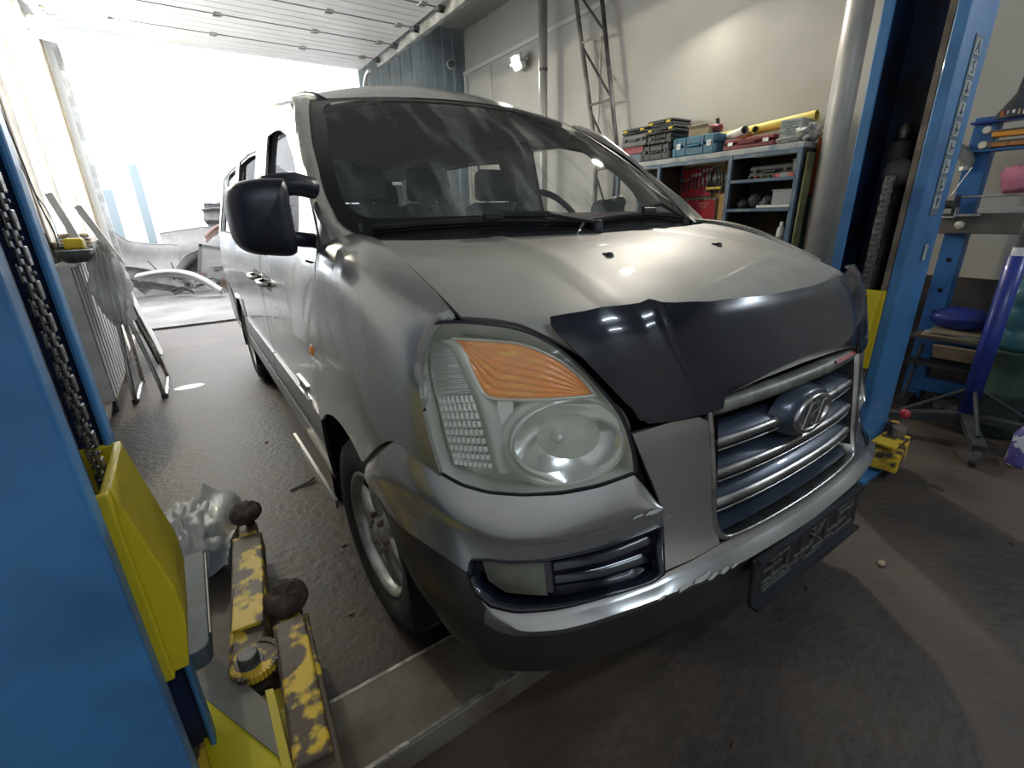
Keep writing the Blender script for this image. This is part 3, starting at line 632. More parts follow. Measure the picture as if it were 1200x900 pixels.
for s in (-1, 1):
    S = np.array([-1., 1, 1]) if s > 0 else np.array([1., 1, 1])
    for nm, o_, w_, y0, y1, handle in (('front_door', out1, win1, 1.245, 2.275, 2.10), ('sliding_door', out2, win2, 2.29, 3.52, 2.45), ('rear_quarter', out3, win3, 3.535, 4.95, None)):
        zl = .60 if handle else .72
        d = rgrid(nm, rect(y0, y1, zl, 1.14), m_paint, van, s, solid=.012)
        ringpanel('window_frame', o_, w_, m_paint, d, s, solid=.010)
        w = densify(np.array(w_, float), 60); c = w.mean(0); G = np.stack([c+(w-c)*q for q in (1.02, .7, .4, .1, .001)])
        ringpanel('frame_lining', o_, w_, m_inner, d, s, -.030)
        rgrid('window_pane', G, m_tint if nm == 'rear_quarter' else m_sglass, d, s, -.012)
        G = np.stack([w, c+(w-c)*np.array([.975, .93])]); rgrid('window_seal', G, m_blackp, d, s, .003)
        if handle:
            rgrid('door_cladding', np.concatenate([rect(y0, y1, .335, .575, 8, 8), rect(y0, y1, .585, .60, 8, 2)]), m_low_paint_shade, d, s, .010, solid=.012)
            rgrid('cladding_crease', np.array([[(y, z) for y in np.linspace(y0, y1, 6)] for z in (.470, .478, .486)]), m_paint, d, s, .016)
            hv = MB().tube([(-(float(sx(.97))+.004), handle-.10, .985), (-(float(sx(.97))+.030), handle-.08, .985), (-(float(sx(.97))+.034), handle, .983), (-(float(sx(.97))+.030), handle+.08, .985), (-(float(sx(.97))+.004), handle+.10, .985)], .011, 8)
            mesh('door_handle', np.array(hv.v)*S, hv.f, m_paint, d, smooth=True)
            rgrid('handle_cup', rect(handle-.11, handle+.11, .955, 1.015, 6, 4), m_low_paint_shade, d, s, .002)
        else:
            # rear arch
            a = np.linspace(math.pi, 0, 24); arc = np.stack([4.04+.385*np.cos(a), .325+.385*np.sin(a)], -1)
            tp = np.stack([np.linspace(y0, y1, 24), np.full(24, .72)], -1)
            rgrid('arch_panel', np.stack([arc, .5*(arc+tp), tp]), m_paint, d, s, solid=.012)
            rgrid('corner_cladding', np.array([[(y, z) for y in (y0, 3.655)] for z in np.linspace(.33, .72, 6)]), m_low_paint_shade, d, s, .006)
            rgrid('corner_cladding', np.array([[(y, z) for y in (4.42, y1)] for z in np.linspace(.33, .72, 6)]), m_low_paint_shade, d, s, .006)
    # lower rear corner of the front wing behind the wheel arch
    fa = cr([(1.12, .645), (1.19, .605), (1.24, .55), (1.265, .45), (1.27, .345)], 10); fb = np.stack([np.full(10, 1.235+.0), np.linspace(.60, .345, 10)], -1)
    fb = cr([(1.235, .60), (1.30, .52), (1.33, .43), (1.335, .335)], 10)
    # roof rail and sill
    yr = np.linspace(1.735, 4.88, 28); zlo = np.interp(yr, [1.72, 1.95, 2.275, 3.5, 4.86], [1.674, 1.70, 1.711, 1.716, 1.70])
    zed = zc(yr)-drop(.700); lo3 = side(np.stack([yr, zlo], -1)); hi3 = np.stack([-(.672+.040*np.clip((yr-1.735)/.5, 0, 1)), yr, zed], -1)
    md = .5*(lo3+hi3)+np.array([-.012, 0, .010]); grid('roof_rail', np.stack([lo3, md, hi3])*S, m_paint, van, flip=(s < 0))
    grid('rail_lining', (np.stack([lo3, md, hi3])+np.array([.035, 0, -.025]))*S, m_headl, van)
    rgrid('sill_panel', rect(1.25, 3.66, .25, .335, 10, 3), m_low_paint_shade, van, s, -.012, solid=.01)
    rgrid('rain_deflector', np.array([[(a+dy, b+dz) for a, b in [(1.42, 1.475), (1.50, 1.535), (1.60, 1.60), (1.74, 1.655), (1.95, 1.682), (2.25, 1.69)]] for dy, dz in ((0, .0), (.012, -.02), (.02, -.045), (.022, -.065))]), mat('smoked_plastic', (.55, .53, .48), .15, alpha=.75, coat=.4), van, s, .014)
    # black sail panel carrying the mirror
    sp = np.array([(1.075, 1.165), (1.085, 1.225), (1.18, 1.29), (1.34, 1.395), (1.325, 1.27), (1.31, 1.165)]); c = sp.mean(0); w = densify(sp, 40)
    rgrid('mirror_sail', np.stack([w, c+(w-c)*.5, c+(w-c)*.01]), m_blackp, van, s, .006)
    # A pillar between windscreen and door seam
    we = np.array([(-.768, .985, 1.196), (-.800, 1.07, 1.235), (-.807, 1.12, 1.275), (-.800, 1.22, 1.35), (-.768, 1.41, 1.50), (-.715, 1.62, 1.625), (-.672, 1.745, 1.690)])
    ds = side(np.array([(1.02, 1.185), (1.045, 1.215), (1.10, 1.262), (1.20, 1.325), (1.385, 1.435), (1.59, 1.622), (1.74, 1.692)]))
    we = cr(we, 24); ds = cr(ds, 24)
    mid = .5*(we+ds)+np.array([-.018, -.016, .012])*(1-np.linspace(0, 1, 24)**4)[:, None]
    PG = np.stack([we, .6*we+.4*mid+np.array([-.004, -.006, .004]), mid, .4*ds+.6*mid+np.array([-.006, -.004, .002]), ds])
    grid('pillar', PG*S, m_paint, van, flip=(s < 0), solid=.01)
    grid('pillar_lining', (PG[[0, 2, 4]]+np.array([.03, .04, -.01]))*S, m_inner, van)
    # B pillar and lining seen from the inside
    rgrid('door_lining', rect(1.30, 4.8, .45, 1.15, 10, 6), m_inner, van, s, -.05)
    MB().box((s*.745, 2.30, 1.42), (.05, .20, .52), rot=(0, -s*.26, 0)).build('inner_pillar', m_inner, van)
    MB().box((s*.745, 3.53, 1.42), (.05, .16, .52), rot=(0, -s*.26, 0)).build('inner_pillar', m_inner, van)
    rgrid('inner_window_bar', np.array([[(2.845, z), (2.875, z)] for z in np.linspace(1.17, 1.62, 6)]), m_blackp, van, s, -.02)

# roof
ux = np.linspace(-1, 1, 41); RG = []
def ws_top(u): return 1.655+.10*np.abs(u)**2.2
for q in np.r_[np.linspace(0, 1, 30)]:
    hw = .672+(.712-.672)*min(1, q*6)
    y = ws_top(ux)*(1-q)+4.90*q; x = ux*hw
    RG.append(np.stack([x, y, zc(y)-drop(x)], -1))
grid('roof', np.array(RG), m_paint, van, solid=.012)
grid('headliner', np.array(RG)[1:]*np.array([.97, 1, 1])-np.array([0, 0, .05]), m_headl, van)
for s in (-1, 1):  # roof side channels
    MB().tube([(s*.60, y, float(zc(y)-drop(.60))+.006) for y in np.linspace(1.75, 4.8, 20)], .012, 6).build('roof_gutter', m_blackp, van, smooth=True)
# tailgate with a window opening
tg = grid('tailgate', np.array([[(x, 4.96-.02*(x/.9)**2-.12*max(0, z-1.1)/.7, z) for x in np.linspace(-float(sx(z))+.01, float(sx(z))-.01, 12)] for z in np.linspace(.35, 1.16, 10)]), m_paint, van, solid=.012)
to = densify(np.array([(-.86, 1.16), (-.70, 1.76), (-.5, 1.84), (.5, 1.84), (.70, 1.76), (.86, 1.16)]), 60); ti = densify(np.array([(-.70, 1.22), (-.60, 1.66), (-.5, 1.70), (.5, 1.70), (.60, 1.66), (.70, 1.22)]), 60)
mesh_pts = np.stack([to, ti]); grid('tailgate_frame', np.stack([mesh_pts[..., 0], 4.96-.12*(mesh_pts[..., 1]-1.1)/.7, mesh_pts[..., 1]], -1), m_paint, tg, solid=.012)
c = ti.mean(0); G = np.stack([c+(ti-c)*q for q in (1, .5, .01)]); grid('rear_glass', np.stack([G[..., 0], 4.955-.12*(G[..., 1]-1.1)/.7, G[..., 1]], -1), m_tint, tg)
box('rear_bumper', (0, 5.0, .50), (1.72, .16, .26), m_low_paint_shade, van, bevel=.04)
box('cabin_floor', (0, 2.9, .42), (1.70, 4.0, .05), m_under, van)
box('underbody', (0, 2.75, .30), (1.10, 4.3, .12), m_under, van)
# firewall, dashboard
dash = np.array([[(x, y, z) for x in np.linspace(-.80, .80, 24)] for y, z in ((.96, 1.16), (1.10, 1.185), (1.25, 1.18), (1.38, 1.16), (1.45, 1.10), (1.46, .95), (1.42, .75))])
dash[..., 2] += .02*np.exp(-((dash[..., 0]-.38)/.20)**2)*np.array([0, .4, 1, 1.2, .6, 0, 0])[:, None]; dash[..., 1] += .06*(np.abs(dash[..., 0])/.8)**2
grid('dashboard', dash, mat('dusty_dashboard', (.10, .105, .10), .75, var=.15, scale=8), van)
# windscreen
def ws_edge(v): return ipv(v, [0, .07, .15, .3, .5, .75, .9, 1], [.755, .795, .812, .802, .768, .716, .688, .664])
def ws(u, v, off=0.):
    hw = ws_edge(v); x = u*hw; au = np.abs(u)
    y = .885+(1.645-.885)*v+(.135-.035*v)*au**2.3; z = 1.192+(1.728-1.192)*v+.034*4*v*(1-v)-.034*au**2*v
    return np.stack([x, y-off*.6, z+off*.8], -1)
U, V = np.meshgrid(np.linspace(-1, 1, 41), np.linspace(0, 1, 25))
wsg = grid('windscreen', ws(U, V), m_wsglass, van, flip=False)
# black printed border
b_in = lambda t_: t_
bor = []
un = np.linspace(-1, 1, 50); vn = np.linspace(0, 1, 30)
outer = np.vstack([np.stack([un, 0*un], -1), np.stack([0*vn+1, vn], -1)[1:], np.stack([un[::-1], 0*un+1], -1)[1:], np.stack([0*vn-1, vn[::-1]], -1)[1:]])
inner = np.stack([np.clip(outer[:, 0], -.935, .935), np.clip(outer[:, 1], .10, .955)], -1)
# rounded inner corners
rc = .07
for k in range(len(inner)):
    a, b = inner[k]; dx = max(0, abs(a)-(.935-rc)); dy = max(0, b-(.955-rc*1.4), (.10+rc*1.4)-b)
    if dx > 0 and dy > 0:
        q = math.hypot(dx/rc, dy/(rc*1.4))
        if q > 1:
            inner[k, 0] = math.copysign((.935-rc)+dx/q, a); inner[k, 1] = ((.955-rc*1.4)+dy/q) if b > .5 else ((.10+rc*1.4)-dy/q)
grid('windscreen_border', np.stack([ws(outer[:, 0], outer[:, 1], .003), ws(inner[:, 0], inner[:, 1], .003)]), m_frit, wsg, flip=False)
o2 = outer*np.array([1.022, 1])+np.array([0, 0]); o2[:, 1] = np.where(outer[:, 1] >= 1, 1.018, np.where(outer[:, 1] <= 0, -.012, outer[:, 1]))
grid('windscreen_seal', np.stack([ws(o2[:, 0], np.clip(o2[:, 1], 0, 1), -.004)+np.stack([0*o2[:, 0], 0*o2[:, 0], (o2[:, 1]-np.clip(o2[:, 1], 0, 1))*.5], -1), ws(outer[:, 0]*1.012, outer[:, 1], .006), ws(outer[:, 0]*.995, outer[:, 1], .004)]), m_blackp, wsg, flip=False)
# cowl panel and wipers
uc = np.linspace(-1, 1, 40); wc = ws(uc, 0*uc)
cow = np.stack([wc+np.array([0, .01, .012]), wc+np.array([0, -.010, .006]), np.stack([wc[:, 0]*.995, np.minimum(wc[:, 1]-.03, 1.), wc[:, 2]-.02], -1)])
grid('cowl_panel', cow, m_blackp, van, flip=True)
def wiper(pts_blade, pts_arm, hub):
    bl = MB().tube(pts_blade, .009, 6).build('wiper', m_blackp, van)
    MB().tube([np.array(p)+[0, .006, -.012] for p in pts_blade], .006, 4).build('wiper_rubber', m_under, bl)
    MB().tube(pts_arm, [.010]*(len(pts_arm)-1)+[.006], 6).build('wiper_arm', m_blackp, bl)
    MB().lathe([(0, .022), (.018, .020), (.022, 0), (.022, -.02)], 12, hub).build('wiper_hub', m_blackp, bl, smooth=True)
    mid = np.array(pts_blade[len(pts_blade)//2]); MB().box(mid+[0, -.008, .010], (.07, .02, .02)).build('wiper_clip', m_blackp, bl, bevel=.004)
wl1 = [tuple(ws(np.array(u_), np.array(v_), .022)) for u_, v_ in ((-.93, .035), (-.70, .050), (-.45, .055), (-.20, .045), (.0, .035))]
wiper(wl1, [tuple(ws(np.array(-.42), np.array(.062), .036)), tuple(ws(np.array(-.20), np.array(.045), .045)), tuple(ws(np.array(.05), np.array(.012), .035))], tuple(ws(np.array(.07), np.array(.005), .02)))
wl2 = [tuple(ws(np.array(u_), np.array(v_), .022)) for u_, v_ in ((.02, .035), (.25, .055), (.50, .065), (.72, .05), (.86, .03))]
wiper(wl2, [tuple(ws(np.array(.46), np.array(.075), .035)), tuple(ws(np.array(.62), np.array(.085), .05)), tuple(ws(np.array(.90), np.array(.02), .03))], tuple(ws(np.array(.93), np.array(.01), .015)))
box('sticker_mark', tuple(ws(np.array(-.72), np.array(.27), .004)), (.03, .004, .012), m_trimw, wsg, rot=(-.6, 0, 0))
# steering wheel
stw = MB().tube([(.19*math.cos(a), .19*math.sin(a)*math.sin(.55), .19*math.sin(a)*math.cos(.55)) for a in np.linspace(0, 2*math.pi, 33)[:-1]], .016, 8, closed=True)
swm = mesh('steering_wheel', np.array(stw.v)+[.36, 1.53, 1.20], stw.f, m_blackp, van, smooth=True)
MB().box((.36, 1.53, 1.18), (.34, .03, .05), rot=(-.5, 0, 0)).box((.36, 1.53, 1.12), (.05, .03, .16), rot=(-.5, 0, 0)).tube([(.36, 1.52, 1.18), (.36, 1.38, 1.10)], .03, 8).build('wheel_hub', m_blackp, swm, bevel=.01)
# seats
def seat(x, y, w=.46, back=.62):
    st = bpy.data.objects.new('seat', None); link(st, van); st.location = (x, y, 0)
    MB().box((0, -.22, .72), (w, .48, .16)).build('cushion', m_seat, st, bevel=.05)
    MB().box((0, .06, 1.02), (w, .15, back), rot=(-.18, 0, 0), taper=.86).build('backrest', m_seat, st, bevel=.05)
    MB().box((0, .125, 1.42), (w*.58, .10, .17), rot=(-.12, 0, 0), taper=.9).build('headrest', m_seat, st, bevel=.035)
    MB().tube([(-.06, .11, 1.30), (-.06, .12, 1.37)], .006, 6).tube([(.06, .11, 1.30), (.06, .12, 1.37)], .006, 6).build('headrest_post', m_chrome, st)
    return st
for x, y, w in ((-.40, 1.98, .48), (-.04, 2.0, .36), (.40, 1.96, .50), (-.45, 2.95, .48), (.05, 2.95, .44), (.48, 2.95, .44), (-.4, 3.8, .5), (.3, 3.8, .5)): seat(x, y, w)

# --- door mirrors
for s in (-1, 1):
    S = np.array([-s*1., 1, 1]) if s > 0 else np.array([1., 1, 1]); S = np.array([-1., 1, 1]) if s > 0 else np.array([1., 1, 1])
    out = np.array([(-.938, 1.366), (-1.00, 1.364), (-1.056, 1.350), (-1.079, 1.318), (-1.081, 1.255), (-1.074, 1.205), (-1.045, 1.178), (-.985, 1.168), (-.945, 1.166), (-.931, 1.183), (-.930, 1.27), (-.931, 1.348)])
    o_ = lin(cr(np.vstack([out, out[:1]]), 80), 49); cM = np.array([-1.0, 1.268])
    lay = []
    for k, yq in ((1.0, 1.145), (1.02, 1.10), (1.01, 1.065), (.98, 1.038), (.91, 1.018), (.72, 1.004), (.4, .996), (.02, .994)):
        q = cM+(o_-cM)*k; lay.append(np.stack([q[:, 0], np.full(len(q), yq), q[:, 1]], -1))
    mo = grid('door_mirror', np.array(lay)*S, m_mirror, van, flip=(s > 0))
    q = cM+(o_-cM)*.96; g0 = np.stack([q[:, 0], np.full(len(q), 1.140), q[:, 1]], -1); grid('mirror_glass', np.stack([g0, np.tile([-1.0, 1.14, 1.268], (49, 1))])*S, m_chrome, mo, flip=(s < 0))
    arm = MB().tube([(-.985, 1.075, 1.347), (-.94, 1.085, 1.352), (-.90, 1.10, 1.355), (-.868, 1.12, 1.350), (-.845, 1.13, 1.345)], [.026, .030, .031, .030, .030], 12)
    mesh('mirror_arm', np.array(arm.v)*S, arm.f, m_mirror, mo, smooth=True)
    arm = MB().tube([(-.945, 1.09, 1.212), (-.90, 1.11, 1.205), (-.86, 1.13, 1.20)], [.020, .022, .022], 10); mesh('mirror_stay', np.array(arm.v)*S, arm.f, m_mirror, mo, smooth=True)
    if s > 0:   # folded back along the door
        piv = Matrix.Translation((.86, 1.12, 0)); mo.matrix_basis = Matrix.Translation((-.02, .40, -.04))@piv@Matrix.Rotation(1.5, 4, 'Z')@piv.inverted()
    # repeater lamp and badge on the wing
    bk = MB().lathe([(0, .020), (.012, .018), (.022, .010), (.026, 0)], 16, axis='x'); v = np.array(bk.v)*np.array([-1, 1.35, 1])+np.array([-.909, 1.155, .862]); rp = mesh('side_repeater', v*S, bk.f, m_amber, van, smooth=True)
    bk = MB().lathe([(.026, .003), (.030, .002), (.031, -.002)], 16, axis='x'); v = np.array(bk.v)*np.array([-1, 1.35, 1])+np.array([-.909, 1.155, .862]); mesh('repeater_gasket', v*S, bk.f, m_under, rp)
    bd = MB().box((-.912, 1.52, .655), (.008, .20, .006)).box((-.912, 1.52, .600), (.006, .19, .004))
    for (a, b) in ((1.45, .014), (1.49, .014), (1.53, .014), (1.57, .014)): bd.box((-.9135, a, .632), (.006, .006, .030)).box((-.9135, a+.010, .645), (.006, .020, .006)).box((-.9135, a+.010, .620), (.006, .020, .006))
    mesh('wing_badge', np.array(bd.v)*S, bd.f, m_chrome, van)
# a torn strip of sill trim hanging off the flank
MB().box((-.93, 1.52, .27), (.012, .60, .035), rot=(.10, 0, .05)).build('loose_trim_strip', m_paint, van)

# --- wheels
def wheel(c, steer=0., s=-1):
    w = bpy.data.objects.new('wheel', None); link(w, van); w.location = c; w.rotation_euler = (0, 0, steer+(math.pi if s > 0 else 0))
    # local: outer face towards -x
    prof = [(.205, -.005), (.215, -.012), (.235, -.022), (.275, -.024), (.308, -.014), (.326, .012), (.330, .03), (.330, .19), (.326, .21), (.305, .228), (.25, .235), (.205, .225)]
    ty = MB().lathe(prof, 56, axis='x').build('tyre', m_rubber, w, smooth=True)
    tr = MB()
    for k in range(60):
        a = 2*math.pi*k/60
        for q, xx_ in enumerate((.045, .09, .135, .18)):
            tr.box((xx_, .330*math.cos(a+q*.05), .330*math.sin(a+q*.05)), (.034, .024, .010), rot=(a+q*.05+math.pi/2, 0, 0))
    tr.build('tread_block', m_rubber, ty)['kind'] = 'stuff'
    rm = MB().lathe([(.205, .20), (.196, .15), (.192, .05), (.200, .012), (.208, -.004), (.211, -.008), (.206, -.013), (.197, -.009), (.188, .006), (.183, .02)], 48, axis='x').build('rim', m_alloy, w, smooth=True)
    box_ = MB().lathe([(.0, .10), (.19, .10)], 32, axis='x').build('brake_disc', m_dsteel, w)
    sp = MB()
    for k in range(6):
        a = 2*math.pi*k/6+.3; rr = np.array([[1, 0, 0], [0, math.cos(a), -math.sin(a)], [0, math.sin(a), math.cos(a)]])
        G = []
        for r_, hw_, x_ in ((.045, .040, .018), (.08, .034, .010), (.12, .036, .008), (.16, .046, .014), (.186, .060, .022)):
            G.append([(x_+.03, r_, -hw_), (x_, r_, -hw_*.85), (x_-.006, r_, 0), (x_, r_, hw_*.85), (x_+.03, r_, hw_)])
        G = np.array(G)@rr.T; v = G.reshape(-1, 3); f = [(i*5+j, i*5+j+1, (i+1)*5+j+1, (i+1)*5+j) for i in range(4) for j in range(4)]
        mesh('spoke', v, f, m_alloy, rm, smooth=True)
    hub = MB().lathe([(0, -.006), (.03, -.005), (.036, .004), (.055, .010), (.075, .018), (.082, .04)], 24, axis='x').build('hub', m_alloy, rm, smooth=True)
    for k in range(6):
        a = 2*math.pi*k/6; MB().lathe([(0, -.012), (.009, -.012), (.010, .02)], 6, (.006, .058*math.cos(a), .058*math.sin(a)), axis='x').build('wheel_nut', m_nut, hub)
    return w
wheel((-.868, .880, .300), .05); wheel((.868, .880, .300), .05, 1); wheel((-.868, 4.04, .300)); wheel((.868, 4.04, .300), 0, 1)
for s in (-1, 1):
    for yc in (.93, 4.04):
        a = np.linspace(-.25, math.pi+.25, 24)
        grid('wheel_well', np.stack([np.stack([s*xw+0*a, yc+.40*np.cos(a), .29+.40*np.sin(a)], -1) for xw in (.90, .70, .56)]), m_under, van, flip=(s > 0))
        q = .40*np.stack([np.cos(a), np.sin(a)], -1); grid('well_back', np.stack([np.stack([s*.57+0*a, yc+q[:, 0]*k, .29+q[:, 1]*k], -1) for k in (1, .02)]), m_under, van)
# ================================================================== TWO-POST LIFT
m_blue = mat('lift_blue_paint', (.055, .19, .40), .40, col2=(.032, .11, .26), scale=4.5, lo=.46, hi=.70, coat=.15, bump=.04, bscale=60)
m_bluein = mat('shaded_inner_blue', (.012, .028, .085), .45, col2=(.012, .014, .02), scale=5, lo=.45, hi=.6)  # shade inside the channel put into a darker navy
m_yel = mat('lift_yellow_paint', (.55, .43, .015), .45, col2=(.30, .22, .02), scale=6, lo=.55, hi=.75, bump=.1, bscale=50)
m_yelw = mat('worn_yellow_paint', (.72, .47, .035), .5, col2=(.085, .058, .038), scale=11, lo=.46, hi=.53, bump=.4, bscale=25)
m_yelb = mat('mostly_bare_yellow', (.62, .42, .04), .55, col2=(.085, .060, .040), scale=12, lo=.40, hi=.46, bump=.4, bscale=25)
m_grime = mat('grimy_steel', (.11, .088, .066), .7, col2=(.19, .155, .12), scale=14, bump=.5, bscale=30)
m_chain = mat('oily_chain', (.17, .165, .16), .30, .85, var=.3, scale=60)
m_pad = mat('muddy_rubber', (.060, .040, .028), .9, var=.4, scale=30, bump=1., bscale=30)
m_sticker = mat('faded_sticker', (.33, .36, .34), .6, var=.2, scale=20)
m_bar = mat('dark_green_steel', (.07, .085, .09), .6, .0, var=.25, scale=8)
m_tan = mat('dusty_box_section', (.20, .185, .155), .6, col2=(.16, .14, .11), scale=10)
def column(s, label):
    """s=-1: column beside the camera, s=+1: column across the van. Channel opens towards the van."""
    t = thing('lift_column', label, 'lift column', (s*1.52, .50, 0), group=None)
    xo = 1.375-1.52; Y0, Y1 = .345-.50, .640-.50; H = 3.3
    def P(v): return np.array(v)*np.array([s, 1, 1])
    th = .008
    # outline of the rolled channel in plan (x grows away from the van)
    out = [(xo, Y0), (xo+.30, Y0), (xo+.30, Y1), (xo, Y1), (xo, Y1-.045), (xo+.012, Y1-.045), (xo+.012, Y1-.012), (xo+.288, Y1-.012), (xo+.288, Y0+.012), (xo+.012, Y0+.012), (xo+.012, Y0+.045), (xo, Y0+.045)]
    n = len(out); v = [(x, y, z) for z in (0, H) for x, y in out]; f = [(i, (i+1) % n, n+(i+1) % n, n+i) for i in range(n)]+[tuple(range(n, 2*n))]
    if s > 0: f = [q[::-1] for q in f]
    mesh('channel', P(v)*np.array([1, 1, 1]), [q[::-1] for q in f], m_blue, t, bevel=.006)
    mesh('channel_shade_lining', P([(x, y, z) for z in (0, H) for x, y in ((xo+.014, Y1-.014), (xo+.286, Y1-.014), (xo+.286, Y0+.014), (xo+.014, Y0+.014))]), [(0, 1, 5, 4), (1, 2, 6, 5), (2, 3, 7, 6)], m_bluein, t)
    mesh('base_plate', P(MB().box((xo+.15, 0, .012), (.46, .46, .024)).v), MB().box((0, 0, 0), (1, 1, 1)).f, m_blue, t)
    for bx in (-.04, .34):
        for by in (-.19, .19): MB().lathe([(0, .05), (.014, .05), (.016, .024)], 6, (s*(xo+bx), by, 0)).build('anchor_bolt', m_steel, t)
    # hydraulic ram inside
    MB().tube([(s*(xo+.17), .02, .03), (s*(xo+.17), .02, 1.55)], .045, 14).build('ram', m_dsteel, t, smooth=True)
    MB().tube([(s*(xo+.17), .02, 1.55), (s*(xo+.17), .02, 1.62)], .03, 14).build('ram_rod', m_chain, t, smooth=True)
    # carriage: hollow yellow box
    cx0, cx1 = xo-.012, xo+.20; cy0, cy1 = -.105, .10
    zt = .925
    cv = MB().box((s*(cx0+.006), (cy0+cy1)/2, (zt+.56)/2), (.012, cy1-cy0, zt-.56)).box((s*(cx1), (cy0+cy1)/2, (zt+.56)/2), (.012, cy1-cy0, zt-.56)).box((s*(cx0+cx1)/2, cy0, (zt+.56)/2), (cx1-cx0, .012, zt-.56)).box((s*(cx0+cx1)/2, cy1, (zt+.56)/2), (cx1-cx0, .012, zt-.56))
    ca = cv.build('carriage', m_yel, t, bevel=.003)
    # flared gusset on the van side of the carriage
    pr = [(cx0+.004, .925), (cx0-.002, .925), (cx0-.036, .72), (cx0-.036, .66), (cx0-.020, .56), (cx0+.004, .56)]
    g = MB(); g.prism([(a, b) for a, b in pr], cy1-cy0-.02, ((0, cy0+.01, 0), (s, 0, 0), (0, 0, 1), (0, 1, 0)))
    g.build('gusset', m_yel, ca, bevel=.004)
    # chain, link by link
    ch = bpy.data.objects.new('chain', None); link(ch, t); ch.location = (s*(xo+.010), .008 if s < 0 else -.02, 0)
    if s > 0: ch.scale = (2.2, 1.6, 1)
    zc0, zc1 = .90, (1.75 if s < 0 else 1.40)
    pitch = .0235; k = 0; z = zc0; proto = None; proto2 = None
    while z < zc1:
        if proto is None:
            lk = MB()
            for dx in (-.0066, .0022): lk.box((dx, 0, 0), (.0038, .019, .027))
            lk.tube([(-.009, 0, 0), (.009, 0, 0)], .004, 6)
            proto = lk.build('chain_link', m_chain, ch, bevel=.0065); proto.location = (0, 0, z)
        elif proto2 is None:
            lk = MB()
            for dx in (-.0022, .0066): lk.box((dx, 0, 0), (.0038, .019, .027))
            lk.tube([(-.009, 0, 0), (.009, 0, 0)], .004, 6)
            proto2 = lk.build('chain_link', m_chain, ch, bevel=.0065); proto2.location = (0, 0, z)
        else: copy_to(proto if k % 2 == 0 else proto2, ch, (0, 0, z))
        z += pitch; k += 1
    MB().lathe([(.0, -.02), (.055, -.02), (.060, -.012), (.050, -.010), (.050, .010), (.060, .012), (.055, .02), (0, .02)], 20, (s*(xo+.09), .045 if s < 0 else -.02, zc1+.02), axis='x').build('chain_pulley', m_dsteel, t, smooth=True)
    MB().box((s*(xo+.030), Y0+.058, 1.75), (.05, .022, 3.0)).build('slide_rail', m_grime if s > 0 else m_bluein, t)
    return t
def arm(parent, p0, p1, w, h, z, worn=True, name='lift_arm'):
    a = np.array(p0, float); b = np.array(p1, float); d = b-a; L = np.linalg.norm(d); ang = math.atan2(d[1], d[0])
    return MB().box((a[0]+d[0]/2, a[1]+d[1]/2, z), (L, w, h), rot=(0, 0, ang)).build(name, (m_yelw if name == 'arm_plate' else m_yelb) if worn else m_yel, parent, bevel=.006)
cl_ = column(-1, 'tall blue lift column with yellow carriage and chain, close beside the camera')
cr_ = column(1, 'tall blue lift column across the van in front of the tool shelf')
# --- arms of the near column (coordinates local to the column)
def L(x, y): return (x+1.52, y-.50)
# pivot bracket: sloped yellow and bare plates
pb = MB().box((L(-1.36, .50)[0], .02, .075), (.30, .34, .09)).build('arm_bracket', m_yel, cl_, bevel=.008)
def plate3(name, pts, th, m, parent):
    n = len(pts); v = [(x+1.52, y-.5, z) for x, y, z in pts]+[(x+1.52, y-.5, z-th) for x, y, z in pts]
    return mesh(name, v, [tuple(range(n))[::-1], tuple(range(n, 2*n))]+[(i, (i+1) % n, n+(i+1) % n, n+i) for i in range(n)], m, parent)
plate3('bracket_web', [(-1.400, .94, .150), (-1.262, .63, .155), (-1.258, .47, .155), (-1.425, .80, .150)], .012, m_tan, pb)
plate3('bracket_plate', [(-1.425, .80, .148), (-1.258, .47, .148), (-1.262, .36, .14), (-1.37, .40, .14)], .03, mat('bright_yellow_paint', (.62, .52, .01), .4, var=.1), pb)
plate3('bracket_plate', [(-1.50, .90, .14), (-1.425, .80, .14), (-1.37, .40, .13), (-1.48, .40, .13)], .05, m_yelw, pb)
plate3('bracket_plate', [(-1.262, .66, .16), (-1.244, .655, .16), (-1.236, .30, .16), (-1.256, .30, .16)], .08, m_yel, pb)
A1 = arm(cl_, L(-1.29, .76), L(-1.225, 1.42), .100, .085, .105)
arm(A1, L(-1.29, .79), L(-1.245, 1.06), .085, .012, .152, name='arm_cap')
MB().box((*L(-1.262, 1.00), .166), (.085, .20, .012), rot=(0, 0, -.12)).build('arm_plate', m_yelw, A1, bevel=.003)
MB().lathe([(0, .192), (.024, .192), (.026, .188), (.026, .166), (.036, .166), (.038, .155)], 20, (*L(-1.285, .775), 0)).build('pivot_pin', m_dsteel, A1, smooth=False, bevel=.002)
gr_ = MB()
for k in range(22):
    a = -2.2+k*.16; gr_.box((L(-1.275, .775)[0]+.062*math.cos(a), L(-1.275, .775)[1]+.062*math.sin(a), .158), (.012, .008, .022), rot=(0, 0, a))
gr_.lathe([(0, .165), (.058, .165), (.062, .158), (.062, .145)], 24, (*L(-1.275, .775), 0)); gr_.build('lock_gear', m_yelw, A1)
arm(A1, L(-1.232, 1.36), L(-1.215, 1.53), .065, .055, .10, name='arm_extension')
def pad(parent, x, y, z, r, tilt=.12):
    p = MB(); prof = [(0, .018), (r*.6, .020), (r*.92, .014), (r, .004), (r, -.016), (r*.9, -.024), (r*.3, -.026), (r*.3, -.10)]
    p.lathe(prof, 24, (0, 0, 0)); v = np.array(p.v); v[:, 2] += .006*np.sin(v[:, 0]*160)*np.cos(v[:, 1]*130)*(v[:, 2] > 0)
    return mesh('lift_pad', v@rotm(tilt, -tilt, 0).T+np.array([x, y, z]), p.f, m_pad, parent, smooth=True)
